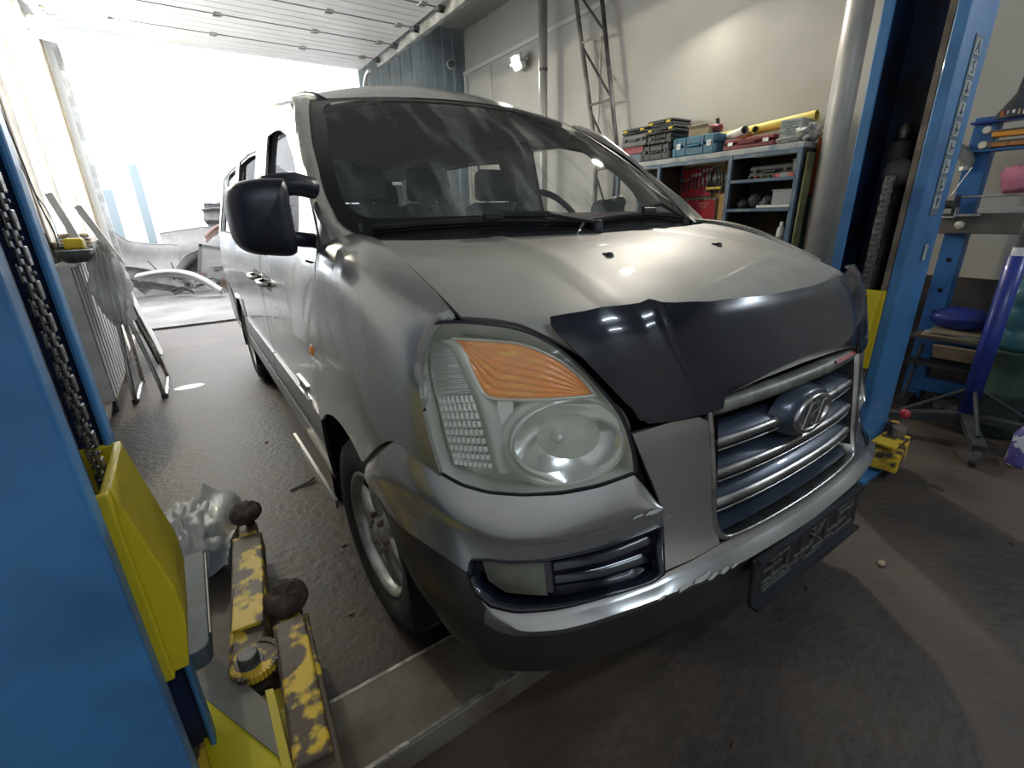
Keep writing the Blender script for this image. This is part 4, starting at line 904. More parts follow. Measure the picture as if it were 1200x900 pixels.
pad(A1, *L(-1.212, 1.52), .19, .058)
A2 = arm(cl_, L(-1.20, .22), L(-1.165, .86), .098, .11, .115)
arm(A2, L(-1.197, .40), L(-1.168, .845), .080, .014, .176, name='arm_plate')
arm(A2, L(-1.168, .82), L(-1.162, .95), .06, .05, .11, worn=False, name='arm_extension')
pad(A2, *L(-1.16, .93), .19, .062, .2)
# --- arm end of the far column seen beside the bumper
def Rr(x, y): return (x-1.52, y-.50)
B1 = box('lift_arm', (*Rr(1.56, .27), .10), (.24, .11, .10), m_yelw, cr_, rot=(0, 0, .15), bevel=.008)
box('arm_plate', (*Rr(1.54, .275), .18), (.20, .10, .014), m_yelw, B1, bevel=.003)
MB().lathe([(0, .235), (.028, .235), (.030, .225), (.030, .185), (.048, .183), (.05, .17)], 18, (*Rr(1.60, .27), 0)).build('pivot_pin', m_grime, B1)
MB().tube([(*Rr(1.66, .29), .17), (*Rr(1.68, .285), .27)], .006, 6).build('release_rod', m_dsteel, B1)
kb = MB().lathe([(0, .026), (.013, .022), (.022, .011), (.025, 0), (.022, -.011), (.013, -.022), (0, -.026)], 14, (*Rr(1.682, .284), .28)).build('release_knob', mat('red_plastic', (.42, .03, .035), .4), B1, smooth=True)
box('arm_plate', (*Rr(1.66, .30), .20), (.06, .05, .06), m_yelw, B1, rot=(0, 0, .4), bevel=.005)
# faded letter panels up the front flange of the far column
zs = [1.86, 1.79, 1.72, 1.645, 1.575, 1.505, 1.435, 1.365, 1.295]
lab = box('label_strip', (*Rr(1.535, .3425), 1.57), (.082, .002, .66), mat('label_backing', (.10, .14, .17), .6), cr_)
for i, z in enumerate(zs): box('label_panel', (*Rr(1.537, .3405), z), (.070, .002, .054), m_sticker, lab)
m_ink = mat('label_ink', (.05, .06, .08), .6)
def text(name, body, size, m, parent, loc, rot, extr=.0008, font_scale=1.):
    cu = bpy.data.curves.new(name, 'FONT'); cu.body = body; cu.size = size; cu.extrude = extr; cu.align_x = 'CENTER'; cu.align_y = 'CENTER'; cu.materials.append(m)
    o = bpy.data.objects.new(name, cu); dg = bpy.context.evaluated_depsgraph_get(); link(o); bpy.context.view_layer.update()
    me = bpy.data.meshes.new_from_object(o.evaluated_get(bpy.context.evaluated_depsgraph_get())); bpy.data.objects.remove(o)
    ob = bpy.data.objects.new(name, me); link(ob, parent); ob.location = loc; ob.rotation_euler = rot
    return ob
for z, ch_ in ((1.86, 'A'), (1.79, 'S')): text('label_letter', ch_, .065, m_ink, lab, (*Rr(1.537, .339), z), (math.pi/2, 0, 0))
for z in zs[2:]: MB().box((*Rr(1.533+random.uniform(-.008, .008), .339), z), (.010, .001, .040)).box((*Rr(1.54, .339), z+random.uniform(-.012, .012)), (.034, .001, .008)).build('label_letter', m_ink, lab)
box('rating_plate', (*Rr(1.555, .3405), 1.085), (.035, .002, .07), m_sticker, cr_)
# steel cover channel across the floor between the columns
fb = thing('floor_channel', 'low steel cover channel lying across the floor under the van nose', 'channel', (0, .50, 0))
m_chn = mat('worn_channel_steel', (.10, .078, .052), .5, .2, col2=(.21, .18, .135), scale=5, lo=.4, hi=.65, bump=.2)
pr = [(-.125, 0), (-.115, .060), (-.105, .068), (.105, .068), (.115, .060), (.125, 0)]
MB().prism(pr, 2.44, ((-1.22, 0, 0), (0, 1, 0), (0, 0, 1), (1, 0, 0))).build('channel', m_chn, fb, bevel=.003)
for y in (-.108, .108): box('worn_edge', (0, y, .0665), (2.4, .010, .004), mat('bare_steel_edge', (.45, .43, .40), .4, .7, var=.4, scale=30), fb)
# flat bar resting on the bracket, bag and litter
bar = thing('steel_bar', 'dark green steel bar with rounded end resting against the yellow carriage', 'bar', (-1.374, .92, .27))
bp_ = [(-.028, -.23), (.004, -.23), (.020, -.222), (.028, -.205), (.028, .24), (-.028, .24)]
MB().prism(bp_, .050, ((0, 0, 0), (1, 0, 0), (0, 1, 0), (0, 0, 1))).build('bar_body', m_bar, bar, bevel=.003).rotation_euler = (-.06, 0, 0)
box('bar_edge_strip', (.0305, .03, .035), (.004, .40, .018), m_dsteel, bar, rot=(-.06, 0, 0))
def crumple(name, cen, size, seed, m, parent=None, nu=28, nv=20, amp=.25, flat=True):
    r = np.random.default_rng(seed); ph = r.uniform(0, 6.28, (10, 3)); fr_ = r.uniform(2, 9, (10, 2)); G = []
    for i in range(nv):
        la = -math.pi/2+math.pi*i/(nv-1); row = []
        for j in range(nu+1):
            lo_ = 2*math.pi*j/nu
            d = sum(math.sin(fr_[k, 0]*round(1)*math.cos(lo_)*2+ph[k, 0])*math.sin(fr_[k, 1]*la+ph[k, 1]+math.sin(lo_)*2) for k in range(10))/10
            d2 = abs(math.sin(5*math.cos(lo_)+7*la+ph[0, 2]))*.5
            q = 1+amp*(d*2+d2-.25)
            row.append((cen[0]+size[0]*math.cos(la)*math.cos(lo_)*q, cen[1]+size[1]*math.cos(la)*math.sin(lo_)*q, max(cen[2]-size[2]*.98, cen[2]+size[2]*math.sin(la)*q)))
        G.append(row)
    return grid(name, np.array(G), m, parent, smooth=True)
m_bag = mat('white_bag_film', (.62, .61, .59), .35, alpha=.80, coat=.3, bump=.5, bscale=25, var=.1)
def film(m, k=.5):
    nt = m.node_tree; t = nt.nodes.new('ShaderNodeBsdfTranslucent'); t.inputs[0].default_value = (.85, .86, .86, 1); x = nt.nodes.new('ShaderNodeMixShader'); x.inputs[0].default_value = k
    nt.links.new(nt.nodes['Principled BSDF'].outputs[0], x.inputs[1]); nt.links.new(t.outputs[0], x.inputs[2]); nt.links.new(x.outputs[0], nt.nodes['Material Output'].inputs['Surface'])
film(m_bag, .4)
m_bag2 = mat('printed_bag_film', (.50, .44, .34), .4, alpha=.92, col2=(.16, .18, .19), scale=7, lo=.45, hi=.55, bump=.5, bscale=25)
bag = thing('plastic_bag', 'crumpled white plastic bag on the floor between carriage and lift arm', 'bag', (-1.40, 1.55, 0))
crumple('bag_film', (-.03, .10, .09), (.12, .24, .08), 3, m_bag, bag, amp=.26, nu=64, nv=44)
gg = np.array([[(-.02+.20*u_+.02*math.sin(9*u_+4*v_), .30-.50*v_+.03*math.sin(7*v_+3*u_), .16*math.sin(math.pi*min(1, u_*.9+.1))*(1-v_*.7)+.012*math.sin(17*u_+13*v_)+.02) for u_ in np.linspace(0, 1, 18)] for v_ in np.linspace(0, 1, 22)])
grid('bag_sheet', gg[:10], m_bag, bag, solid=.001); grid('bag_print', gg[9:], m_bag2, bag, solid=.001)
m_wood = mat('dry_wood', (.35, .27, .18), .8, var=.3, scale=20)
st = thing('wood_splinter', 'short pale stick lying on the floor beside the front wheel', 'stick', (-.955, 1.93, 0))
MB().tube([(-.05, -.01, .006), (0, .0, .007), (.05, .012, .010)], [.005, .006, .008], 6).build('stick_body', mat('grey_wood', (.30, .27, .24), .8), st); MB().tube([(.045, .011, .012), (.075, .03, .014)], .009, 6).build('stick_tip', m_wood, st)
for i, (x, y, sc) in enumerate(((-.80, 1.66, .03), (-.90, 1.33, .012), (-.62, 1.72, .022), (-1.02, 2.6, .012), (.4, .1, .012), (.75, .0, .02), (-.3, -.05, .008), (.55, .22, .014), (1.3, -.25, .012), (-.98, .95, .01))):
    tag(crumple('dirt_clod', (x, y, sc*.35), (sc, sc*.6, sc*.35), 20+i, m_wood if i % 2 else m_pad, amp=.3, nu=10, nv=7), 'small bit of dirt or litter on the garage floor', 'litter', 'bits of litter on the floor')
# ================================================================== RIGHT WALL: SHELF UNIT AND TOOLS
m_shblue = mat('blue_grey_angle', (.085, .135, .20), .45, col2=(.23, .27, .29), scale=9, lo=.5, hi=.75, bump=.1)
m_shtop = mat('worn_shelf_edge', (.48, .48, .46), .5, col2=(.15, .20, .26), scale=7, lo=.5, hi=.72)
m_ply = mat('plywood_back', (.56, .35, .14), .7, var=.12, scale=6)
m_plyd = mat('dark_board', (.05, .034, .022), .8, var=.2)
FX, BX = 2.66, 3.02
sh_ = thing('shelf_unit', 'blue grey steel shelf unit with plywood back along the right wall', 'shelf', (2.84, 2.5, 0))
def sb(name, x0, x1, y0, y1, z0, z1, m, **k): return box(name, ((x0+x1)/2-2.84, (y0+y1)/2-2.5, (z0+z1)/2), (x1-x0, y1-y0, z1-z0), m, sh_, **k)
sb('shelf_top', FX, BX, 1.50, 3.34, 1.695, 1.735, m_shtop, bevel=.003)
sb('shelf_valance', FX+.004, FX+.02, 1.50, 3.34, 1.665, 1.70, m_shblue)
for y in (1.50, 2.045, 2.77, 3.30): sb('upright', FX, FX+.035, y, y+.035, .05, 1.70, m_shblue, bevel=.003); sb('upright', BX-.035, BX, y, y+.035, .05, 1.70, m_shblue)
sb('side_board', FX+.03, BX, 2.05, 2.075, .4, 1.69, m_plyd); sb('side_board', FX+.03, BX, 2.78, 2.80, .4, 1.69, m_plyd); sb('side_board', FX+.03, BX, 1.505, 1.52, .4, 1.69, m_plyd)
sb('back_board', BX-.012, BX, 1.5, 2.06, .95, 1.69, m_plyd); sb('back_board', BX-.015, BX-.012, 1.5, 2.06, .9, 1.06, m_ply); sb('back_board', BX-.012, BX, 2.06, 2.79, .7, 1.69, m_ply); sb('back_board', BX-.012, BX, 2.79, 3.34, .7, 1.69, m_plyd)
for z in (1.495, 1.275, .93, .55): sb('shelf_board', FX, BX-.01, 1.52, 2.06, z-.012, z+.012, m_shblue, bevel=.002)
for z in (.80, .5): sb('shelf_board', FX, BX-.01, 2.08, 3.32, z-.012, z+.012, m_shblue)
# ---- cases on top of the unit
m_case_g = mat('grey_case', (.17, .17, .165), .5, var=.1); m_case_d = mat('charcoal_case', (.060, .062, .066), .5, var=.15); m_case_b = mat('blue_case', (.025, .145, .235), .45, var=.12, scale=5); m_case_r = mat('maroon_case', (.20, .035, .040), .45, var=.15); m_clasp = mat('yellow_clasp', (.75, .55, .02), .45); m_red = mat('red_case', (.35, .045, .05), .5); m_paper = mat('white_label', (.80, .80, .78), .6); m_card = mat('cardboard', (.42, .32, .20), .8, var=.1)
def case(name, label, y0, y1, z0, h, d, m, clasp=None, x0=FX+.02, handle=True, group=None, rz=0., ribs=False):
    w = y1-y0; t = thing(name, label, 'tool case', (x0+d/2, (y0+y1)/2, z0), rz, group)
    box('shell', (0, 0, h*.27), (d, w, h*.54-.003), m, t, bevel=.012); lid = box('lid', (0, 0, h*.77), (d*.985, w*.985, h*.46-.003), m, t, bevel=.014)
    if handle: MB().tube([(-d/2+.002, -w*.16, h*.52), (-d/2-.022, -w*.15, h*.50), (-d/2-.022, w*.15, h*.50), (-d/2+.002, w*.16, h*.52)], .008, 6).build('handle', m, t)
    for q in (-.34, .34): box('clasp', (-d/2-.003, w*q, h*.54), (.010, .028 if clasp is None else .045, h*.30), clasp or m_case_d, t, bevel=.002)
    if ribs:
        for q in (-.42, -.2, .2, .42): box('rib', (-d/2+.001, w*q, h*.5), (.012, .014, h*.9), m, t)
    return t
T = 1.735
case('tool_case', 'grey hard tool case with handle above the red box, far end of shelf', 2.98, 3.30, T+.145, .115, .30, m_case_g)
case('tool_case', 'slim black case with one yellow clasp lying on the grey case', 2.99, 3.30, T+.260, .055, .28, m_case_d, m_clasp)
case('tool_case', 'blackish case with yellow clasp topmost of the far stack', 2.72, 3.02, T+.285, .065, .28, m_case_d, m_clasp, x0=FX+.06)
case('tool_case', 'black case with two yellow clasps above the charcoal cases', 2.66, 3.00, T+.225, .058, .28, m_case_d, m_clasp, x0=FX+.03)
case('tool_case', 'charcoal ribbed case second from the top beside the blue case', 2.68, 2.97, T+.140, .080, .28, m_case_d, ribs=True)
case('tool_case', 'charcoal ribbed case at the bottom of the stack beside the blue case', 2.69, 3.04, T+.0, .138, .30, m_case_d, ribs=True)
b = thing('parts_box', 'flat red metal box under the grey tool case', 'box', (FX+.17, 3.15, T+.085)); box('tray', (0, 0, .022), (.30, .26, .044), m_red, b, bevel=.004); box('lid', (0, 0, .051), (.305, .265, .014), m_red, b, bevel=.003)
b = thing('parts_box', 'dark blue metal box under the flat red box', 'box', (FX+.17, 3.17, T)); box('tray', (0, 0, .038), (.29, .26, .076), m_shblue, b, bevel=.004); box('lid', (0, 0, .078), (.295, .265, .008), m_shblue, b)
bc = case('tool_case', 'large blue power tool case with two white clasps on the shelf', 2.22, 2.67, T, .155, .20, m_case_b, m_paper, ribs=True)
case('tool_case', 'maroon metal tool case with two steel clasps at the shelf end', 1.73, 2.16, T, .085, .26, m_case_r, m_steel)
# clutter on the blue case
b = thing('tape_reel', 'grey reel lying on the blue power tool case', 'reel', (FX+.17, 2.50, T+.158)); MB().lathe([(.02, 0), (.055, 0), (.06, .01), (.06, .05), (.055, .06), (.02, .06)], 18).build('rim', m_case_g, b); MB().lathe([(.02, .06), (.02, 0)], 14).build('core', m_case_d, b)
b = thing('drill', 'dark red angle tool lying on the blue power tool case', 'power tool', (FX+.17, 2.37, T+.158)); MB().lathe([(0, -.08), (.03, -.075), (.038, -.03), (.038, .04), (.025, .07), (.012, .10), (0, .10)], 14, (0, 0, .05), axis='y').build('motor_body', m_case_r, b, smooth=True); MB().tube([(0, -.04, .06), (.0, -.03, .125)], .016, 8).build('grip', m_case_d, b); MB().lathe([(0, 0), (.03, 0), (.03, .012), (0, .012)], 12, (0, .11, .05), axis='y').build('chuck', m_steel, b)
b = thing('cardboard_tray', 'small cardboard box on the blue power tool case', 'box', (FX+.10, 2.46, T+.157)); MB().box((0, 0, .035), (.012, .20, .07)).box((.09, 0, .035), (.012, .20, .07)).box((.045, .1, .035), (.09, .012, .07)).box((.045, -.1, .035), (.09, .012, .07)).box((.045, 0, .004), (.09, .2, .006)).build('tray', m_card, b); box('flap', (-.02, 0, .075), (.05, .19, .004), m_card, b, rot=(0, .6, 0))
# tubes
m_ytube = mat('yellow_pipe', (.66, .52, .10), .5, var=.1); m_wtube = mat('white_pipe', (.66, .65, .60), .5); m_hole = mat('pipe_bore', (.05, .045, .04), .9)
def pipe(name, label, p0, p1, r, m):
    t = thing(name, label, 'pipe', tuple(p0)); d = Vector(p1)-Vector(p0)
    MB().tube([(0, 0, 0), d*.5, d], r, 18, caps=False).build('wall', m, t, smooth=True, solid=.006)
    MB().tube([d*.1, d*.9], r*.6, 12).build('bore', m_hole, t)
    return t
pipe('plastic_pipe', 'long yellow pipe lying along the wall behind the maroon case', (2.915, 2.43, T+.135), (2.90, 1.56, T+.190), .038, m_ytube)
pipe('plastic_pipe', 'short white pipe end pointing out above the maroon case', (2.86, 2.25, T+.122), (2.71, 2.0, T+.140), .034, m_wtube)
pipe('plastic_pipe', 'short yellow pipe end beside the white pipe above the maroon case', (2.88, 2.10, T+.118), (2.74, 1.93, T+.136), .028, m_ytube)
b = thing('manual_stack', 'pale printed box standing at the shelf end before the yellow pipe', 'box', (FX+.13, 1.64, T+.035)); box('carton', (0, 0, .065), (.16, .16, .13), m_sticker, b, bevel=.004)
for k in range(7): box('print_line', (-.0805, .02*math.sin(k*2), .03+.013*k), (.001, .09+.03*math.sin(k), .005), m_ink, b)
m_film = mat('clear_wrap', (.55, .54, .50), .2, alpha=.8, coat=.5, bump=.8, bscale=40, var=.3, scale=20)
tag(crumple('wrapped_part', (FX+.12, 1.66, T+.028), (.10, .15, .026), 41, m_film, amp=.3), 'flat part in clear wrap under the printed box', 'package')
tag(crumple('wrapped_part', (FX+.12, 1.535, T+.06), (.10, .065, .058), 42, m_film, amp=.4), 'crumpled clear wrap bundle on the shelf corner', 'package')
# ---- open shelves
b = case('tool_case', 'dark case on the upper open shelf', 1.60, 1.95, 1.508, .10, .22, m_case_d, x0=FX+.10, handle=True)
for i in range(7):
    y = 1.90-.05*i; tt = thing('hand_tool', 'small steel hand tool lying on the upper open shelf', 'tool', (FX+.07, y, 1.508), .3*math.sin(i*3), 'tools on the upper open shelf')
    MB().tube([(-.04, 0, .012), (.03, 0, .012)], .009, 8).build('grip', (m_case_d, m_red, m_wood)[i % 3], tt); MB().tube([(.03, 0, .012), (.10, 0, .012)], .004, 6).build('shank', m_steel, tt)
b = thing('sandpaper_roll', 'pink block lying at the right of the upper open shelf', 'block', (FX+.05, 1.62, 1.508)); box('block', (0, 0, .014), (.05, .14, .028), mat('pink_foam', (.55, .16, .15), .8), b, bevel=.004); box('sleeve', (0, 0, .014), (.052, .05, .030), m_sticker, b)
b = thing('plastic_cup', 'grey plastic cup in corner of the upper open shelf', 'cup', (FX+.08, 1.555, 1.508)); MB().lathe([(0, .003), (.03, .003), (.032, 0), (.038, .11), (.035, .11), (.03, .005)], 16).build('cup_wall', m_case_g, b, smooth=True); MB().lathe([(.037, .11), (.041, .112), (.041, .118), (.036, .118)], 16).build('cup_rim', m_case_g, b)
for i in range(6): tag(crumple('black_part', (FX+.10+.05*(i % 2), 1.96-.05*i, 1.288+.035+.01*(i % 3)), (.05, .045, .034+.01*(i % 3)), 50+i, m_case_d, amp=.35, nu=14, nv=10), 'lumpy black machine part on the middle open shelf', 'machine part', 'black parts on the middle open shelf')
b = thing('organiser_box', 'clear plastic organiser box on the middle open shelf', 'box', (FX+.09, 1.615, 1.310)); m_clr = mat('clear_plastic', (.70, .72, .72), .1, alpha=.45)
box('tub', (0, 0, .05), (.12, .15, .10), m_clr, b, bevel=.006); box('lid', (0, 0, .104), (.13, .16, .012), m_clr, b, bevel=.003)
for i in range(5): box('content', (-.02+.02*(i % 2), -.05+.025*i, .025+.012*(i % 3)), (.04, .02, .04), (m_red, m_paper, m_case_d)[i % 3], b)
b = thing('white_tray', 'flat white tray under the organiser box', 'tray', (FX+.09, 1.66, 1.288)); box('tray_body', (0, 0, .010), (.15, .28, .018), m_wtube, b, bevel=.003); box('tray_lip', (-.073, 0, .018), (.006, .27, .008), m_paper, b)
def bottle(label, x, y, z, r, h, m, mc):
    b = thing('bottle', label, 'bottle', (x, y, z)); MB().lathe([(0, 0), (r, 0), (r, h*.7), (r*.85, h*.8), (r*.4, h*.88), (r*.4, h*.9)], 16).build('flask', m, b, smooth=True); MB().lathe([(r*.48, h*.88), (r*.48, h), (0, h)], 12).build('cap', mc, b); MB().lathe([(r*1.01, h*.15), (r*1.01, h*.55)], 16).build('bottle_label', m_sticker, b)
bottle('tall pale spray can on the lowest open shelf by the upright', FX+.07, 1.60, .943, .030, .24, m_wtube, m_paper)
bottle('green capped bottle leaning at the front of the lowest open shelf', FX+.05, 1.66, .943, .036, .12, mat('green_plastic', (.05, .45, .08), .4), mat('green_plastic', (.05, .45, .08), .4))
bottle('white topped bottle on the lowest open shelf beside the green one', FX+.06, 1.75, .943, .033, .14, m_wtube, m_paper)
bottle('small red bottle at back of the lowest open shelf', FX+.16, 1.95, .943, .028, .12, m_red, m_case_d)
# ---- pegboard tools
m_roll = mat('red_tool_roll', (.42, .022, .035), .7, var=.12, scale=5); m_print = mat('roll_print', (.62, .30, .28), .7)
def roll(label, y0, y1, z0, z1):
    t = thing('tool_roll', label, 'tool roll', (BX-.022, (y0+y1)/2, (z0+z1)/2)); w = y1-y0; h = z1-z0
    G = np.array([[(-.004*math.sin(k*2.2+i), -w/2+w*k/14, -h/2+h*i/8) for k in range(15)] for i in range(9)]); grid('cloth', G, m_roll, t, solid=.004)
    MB().box((-.006, 0, h/2), (.006, w, .012)).box((-.006, w/2, 0), (.006, .01, h)).box((-.006, -w/2, 0), (.006, .01, h)).box((-.006, 0, -h/2), (.006, w, .012)).build('binding', m_case_d, t)
    for k in range(5): MB().lathe([(0, -.012), (.008, -.010), (.010, -.006)], 8, (0, -w/2+.02+k*(w-.04)/4, h/2-.006), axis='x').build('grommet', m_steel, t)
    return t
R1 = roll('larger red tool roll with wrenches hung on the plywood back', 2.42, 3.02, 1.40, 1.66)
for j in range(2): MB().box((-.009, .19-.03*j, .095-.022*j), (.002, .16-.05*j, .007)).build('print_line', m_print, R1)
R2 = roll('smaller red tool roll below the larger one on the plywood back', 2.37, 2.80, 1.14, 1.38)
for j in range(3): MB().box((-.009, -.08, .085-.02*j), (.002, .13-.03*j, .006)).build('print_line', m_print, R2)
for i in range(16):
    y = 2.92-.040*i; z = 1.46+.010*i+.01*math.sin(i*2); tt = thing('wrench', 'dark combination wrench in a pocket of the red tool roll', 'wrench', (BX-.045, y, z), 0, 'wrenches in the red tool roll')
    hh = .06+.004*i; MB().box((0, 0, 0), (.008, .012, hh)).build('shaft', m_dsteel, tt); MB().lathe([(.006, -.005), (.015, -.005), (.015, .005), (.006, .005), (.006, -.005)], 10, (0, 0, hh/2+.01), axis='x').build('ring_end', m_steel, tt); MB().box((0, .008, -hh/2-.008), (.008, .007, .018)).box((0, -.008, -hh/2-.008), (.008, .007, .018)).build('open_end', m_dsteel, tt)
for i in range(12):
    y = 2.47-.030*i; z = 1.545+.012*math.sin(i*1.7); tt = thing('pliers', 'dark pliers hanging on the rack right of the red tool roll', 'pliers', (BX-.05-.012*(i % 2), y, z), 0, 'pliers on the rack')
    MB().tube([(0, .010, -.10-.02*(i % 3)), (0, .018, -.05), (0, .002, 0)], .006, 6).tube([(0, -.010, -.10-.02*(i % 3)), (0, -.018, -.05), (0, -.002, 0)], .006, 6).build('grip', (m_case_d, m_case_d, m_dsteel)[i % 3], tt); MB().box((0, 0, .025), (.012, .018, .05), taper=.5).build('jaw', m_dsteel, tt)
b = thing('spirit_level', 'yellow handled tool hung across the pliers', 'tool', (BX-.075, 2.38, 1.47)); box('bar_body', (0, 0, 0), (.018, .15, .022), m_clasp, b, bevel=.003); box('vial', (-.010, 0, .002), (.004, .03, .010), m_wtube, b)
b = thing('tool_rack', 'dark magnetic tool rack on the plywood back', 'rack', (BX-.03, 2.30, 1.565)); box('rail', (0, 0, 0), (.014, .40, .025), m_dsteel, b); [box('rack_hook', (-.012, -.18+.04*k, -.008), (.016, .006, .008), m_steel, b) for k in range(10)]
b = thing('long_pliers', 'long handled dark pliers hanging below the rack', 'pliers', (BX-.06, 2.24, 1.38)); MB().tube([(0, .03, -.16), (0, .012, -.04), (0, 0, .06)], .009, 6).tube([(0, -.03, -.16), (0, -.012, -.04), (0, 0, .06)], .009, 6).build('grip', m_case_d, b); MB().box((0, 0, .09), (.012, .025, .07), taper=.4).build('jaw', m_dsteel, b)
# ---- things hanging at the shelf end
m_olive = mat('olive_cloth', (.17, .16, .075), .9, var=.2, scale=8); m_orange = mat('orange_cloth', (.55, .11, .02), .8, var=.15); m_green = mat('dark_green_cloth', (.03, .055, .04), .9, var=.2)
def drape(name, label, x0, x1, y, z0, z1, m, seed):
    G = np.array([[(x0+(x1-x0)*k/12, y-.012*math.sin(k*1.3+seed+i*.15)-.010, z1-(z1-z0)*i/14) for k in range(13)] for i in range(15)])
    return tag(grid(name, G, m, None, solid=.006), label, 'cloth')
drape('work_coat', 'olive coat hanging on the end of the shelf unit', 2.665, 2.765, 1.480, .80, 1.66, m_olive, 1)
drape('work_vest', 'orange vest hanging beside the olive coat', 2.80, 2.92, 1.480, 1.38, 1.76, m_orange, 2)
drape('work_coat', 'dark green coat hanging under the orange vest', 2.775, 2.90, 1.465, .90, 1.37, m_green, 3)
# ---- wall pipes and lattice post
m_pipe = mat('galvanised_pipe', (.42, .42, .40), .42, .5, var=.15, scale=5, stretch=(1, 1, .3)); m_dpipe = mat('dirty_white_pipe', (.46, .44, .41), .42, .2, col2=(.30, .29, .27), scale=5, lo=.5, hi=.75, stretch=(1, 1, .4))
def post(label, x, y, r, m, z1=CZ):
    t = thing('pipe_post', label, 'pipe', (x, y, 0)); MB().tube([(0, 0, .0), (0, 0, z1)], r, 22).build('pipe_body', m, t, smooth=True); MB().lathe([(r, .0), (r*1.6, .0), (r*1.6, .02), (r, .02)], 22).build('floor_flange', m_dsteel, t)
    MB().lathe([(r*1.02, 2.9), (r*1.08, 2.9), (r*1.08, 2.93), (r*1.02, 2.93)], 22).build('pipe_clamp', m_dsteel, t)
    return t
post('grey steel pipe post in front of the right wall behind the van roof', 2.85, 4.80, .052, m_pipe)
post('thick pale pipe post between the tool shelf and blue lift column', 2.80, 1.36, .080, m_dpipe)
lt_ = thing('lattice_post', 'leaning dark lattice post of two pipes with cross bars at the right wall', 'post', (2.93, 3.9, 0))
m_rustp = mat('dull_pipe', (.28, .26, .24), .5, .5, var=.25)
p0, p1 = (0, .37, 3.55), (0, -.02, 0); q0, q1 = (0, .0, 3.42), (0, -.62, 0)
p_at = lambda z: (0, -.02+.39*z/3.55, z); q_at = lambda z: (0, -.62+.62*z/3.42, z)
p_at = lambda z: (0, .02+.0*z+.395*(z-1.9)/1.57 if z > 1.9 else .02, z); q_at = lambda z: (0, -.29+.30*(z-1.97)/1.38 if z > 1.97 else -.29, z)
MB().tube([p_at(0), p_at(1.9), p_at(3.9)], .026, 10).build('rail', m_rustp, lt_, smooth=True); MB().tube([q_at(0), q_at(1.97), q_at(3.9)], .024, 10).build('rail', m_dsteel, lt_, smooth=True)
for z in (.5, 1.1, 1.75, 2.42, 3.05, 3.6): MB().tube([p_at(z), q_at(z)], .014, 8).build('rung', m_rustp, lt_)
for z in (.5, 1.1, 1.75, 2.42, 3.05): MB().tube([p_at(z+.6 if z != 3.05 else 3.6), q_at(z)], .013, 8).build('brace', m_dsteel, lt_)
b = thing('dome_camera', 'small white dome camera on the blue grey sheet wall', 'camera', (2.80, BY-.07, 3.47)); MB().lathe([(0, 0), (.06, 0), (.06, .03), (0, .03)], 16, axis='y').build('mount', m_lamp, b); MB().lathe([(.05, 0), (.045, -.03), (.03, -.05), (0, -.06)], 16, axis='y').build('dome', m_case_d, b, smooth=True)
# ================================================================== PRESS AND JACK IN THE RIGHT CORNER
m_pblue = mat('press_blue_paint', (.03, .13, .33), .42, col2=(.02, .08, .21), scale=4, lo=.45, hi=.75, bump=.05)
m_royal = mat('royal_blue_paint', (.018, .035, .22), .35, var=.2, scale=6, coat=.2)
m_block = mat('brown_grey_steel', (.12, .105, .095), .5, .5, var=.2)
m_shade = mat('dark_paint', (.03, .032, .032), .6, var=.3)
PX = 2.80
pr_ = thing('shop_press', 'tall blue hydraulic shop press with drilled uprights by the right wall', 'press', (PX, .20, 0))
def upright(y, nm='upright'):
    u = MB().box((0, y, .89), (.012, .105, 1.72)).box((.045, y+.048, .89), (.09, .010, 1.72)).box((.045, y-.048, .89), (.09, .010, 1.72)).build(nm, m_pblue, pr_, bevel=.003)
    for z in (.30, .62, .76, .95, 1.12): MB().lathe([(0, -.0085), (.014, -.0085), (.015, -.005)], 12, (0, y-.005, z), axis='x').build('pin_hole', m_under, u)
upright(.36); upright(-.50)
for z in (1.72, 1.57): box('head_beam', (.0, -.07, z), (.10, .98, .014), m_pblue if z < 1.6 else m_royal, pr_, bevel=.003)
for z in (1.675, 1.598):
    MB().lathe([(0, -.022), (.018, -.022), (.022, -.012), (.022, .0)], 12, (-.05, .335, z), axis='x').build('head_bolt', mat('pale_bolt', (.62, .58, .48), .4, .4), pr_)
hb = box('table_beam', (-.05, .0, 1.17), (.07, .92, .115), m_block, pr_, bevel=.005); MB().lathe([(0, -.024), (.022, -.020), (.025, 0)], 12, (-.085, .33, 1.165), axis='x').build('table_bolt', mat('pale_bolt', (.62, .58, .48), .4, .4), hb)
box('table_plate', (-.04, .02, 1.248), (.10, .50, .02), m_steel, pr_); MB().tube([(-.06, .38, 1.32), (-.08, -.5, 1.33)], .006, 8).build('pull_rod', m_steel, pr_)
box('lower_shelf', (-.02, -.05, .475), (.26, .92, .016), m_block, pr_); box('lower_rail', (-.02, -.05, .42), (.02, .90, .09), m_pblue, pr_, bevel=.003)
box('lower_shelf', (-.02, -.05, .30), (.24, .92, .016), m_shade, pr_); box('foot_rail', (0, -.05, .14), (.05, .90, .09), m_pblue, pr_, bevel=.003)
for y in (.36, -.50): box('foot', (0, y, .03), (.30, .07, .06), m_shade, pr_, bevel=.004); MB().tube([(-.14, y, .05), (-.02, y, .42)], .010, 6).build('foot_stay', m_shade, pr_)
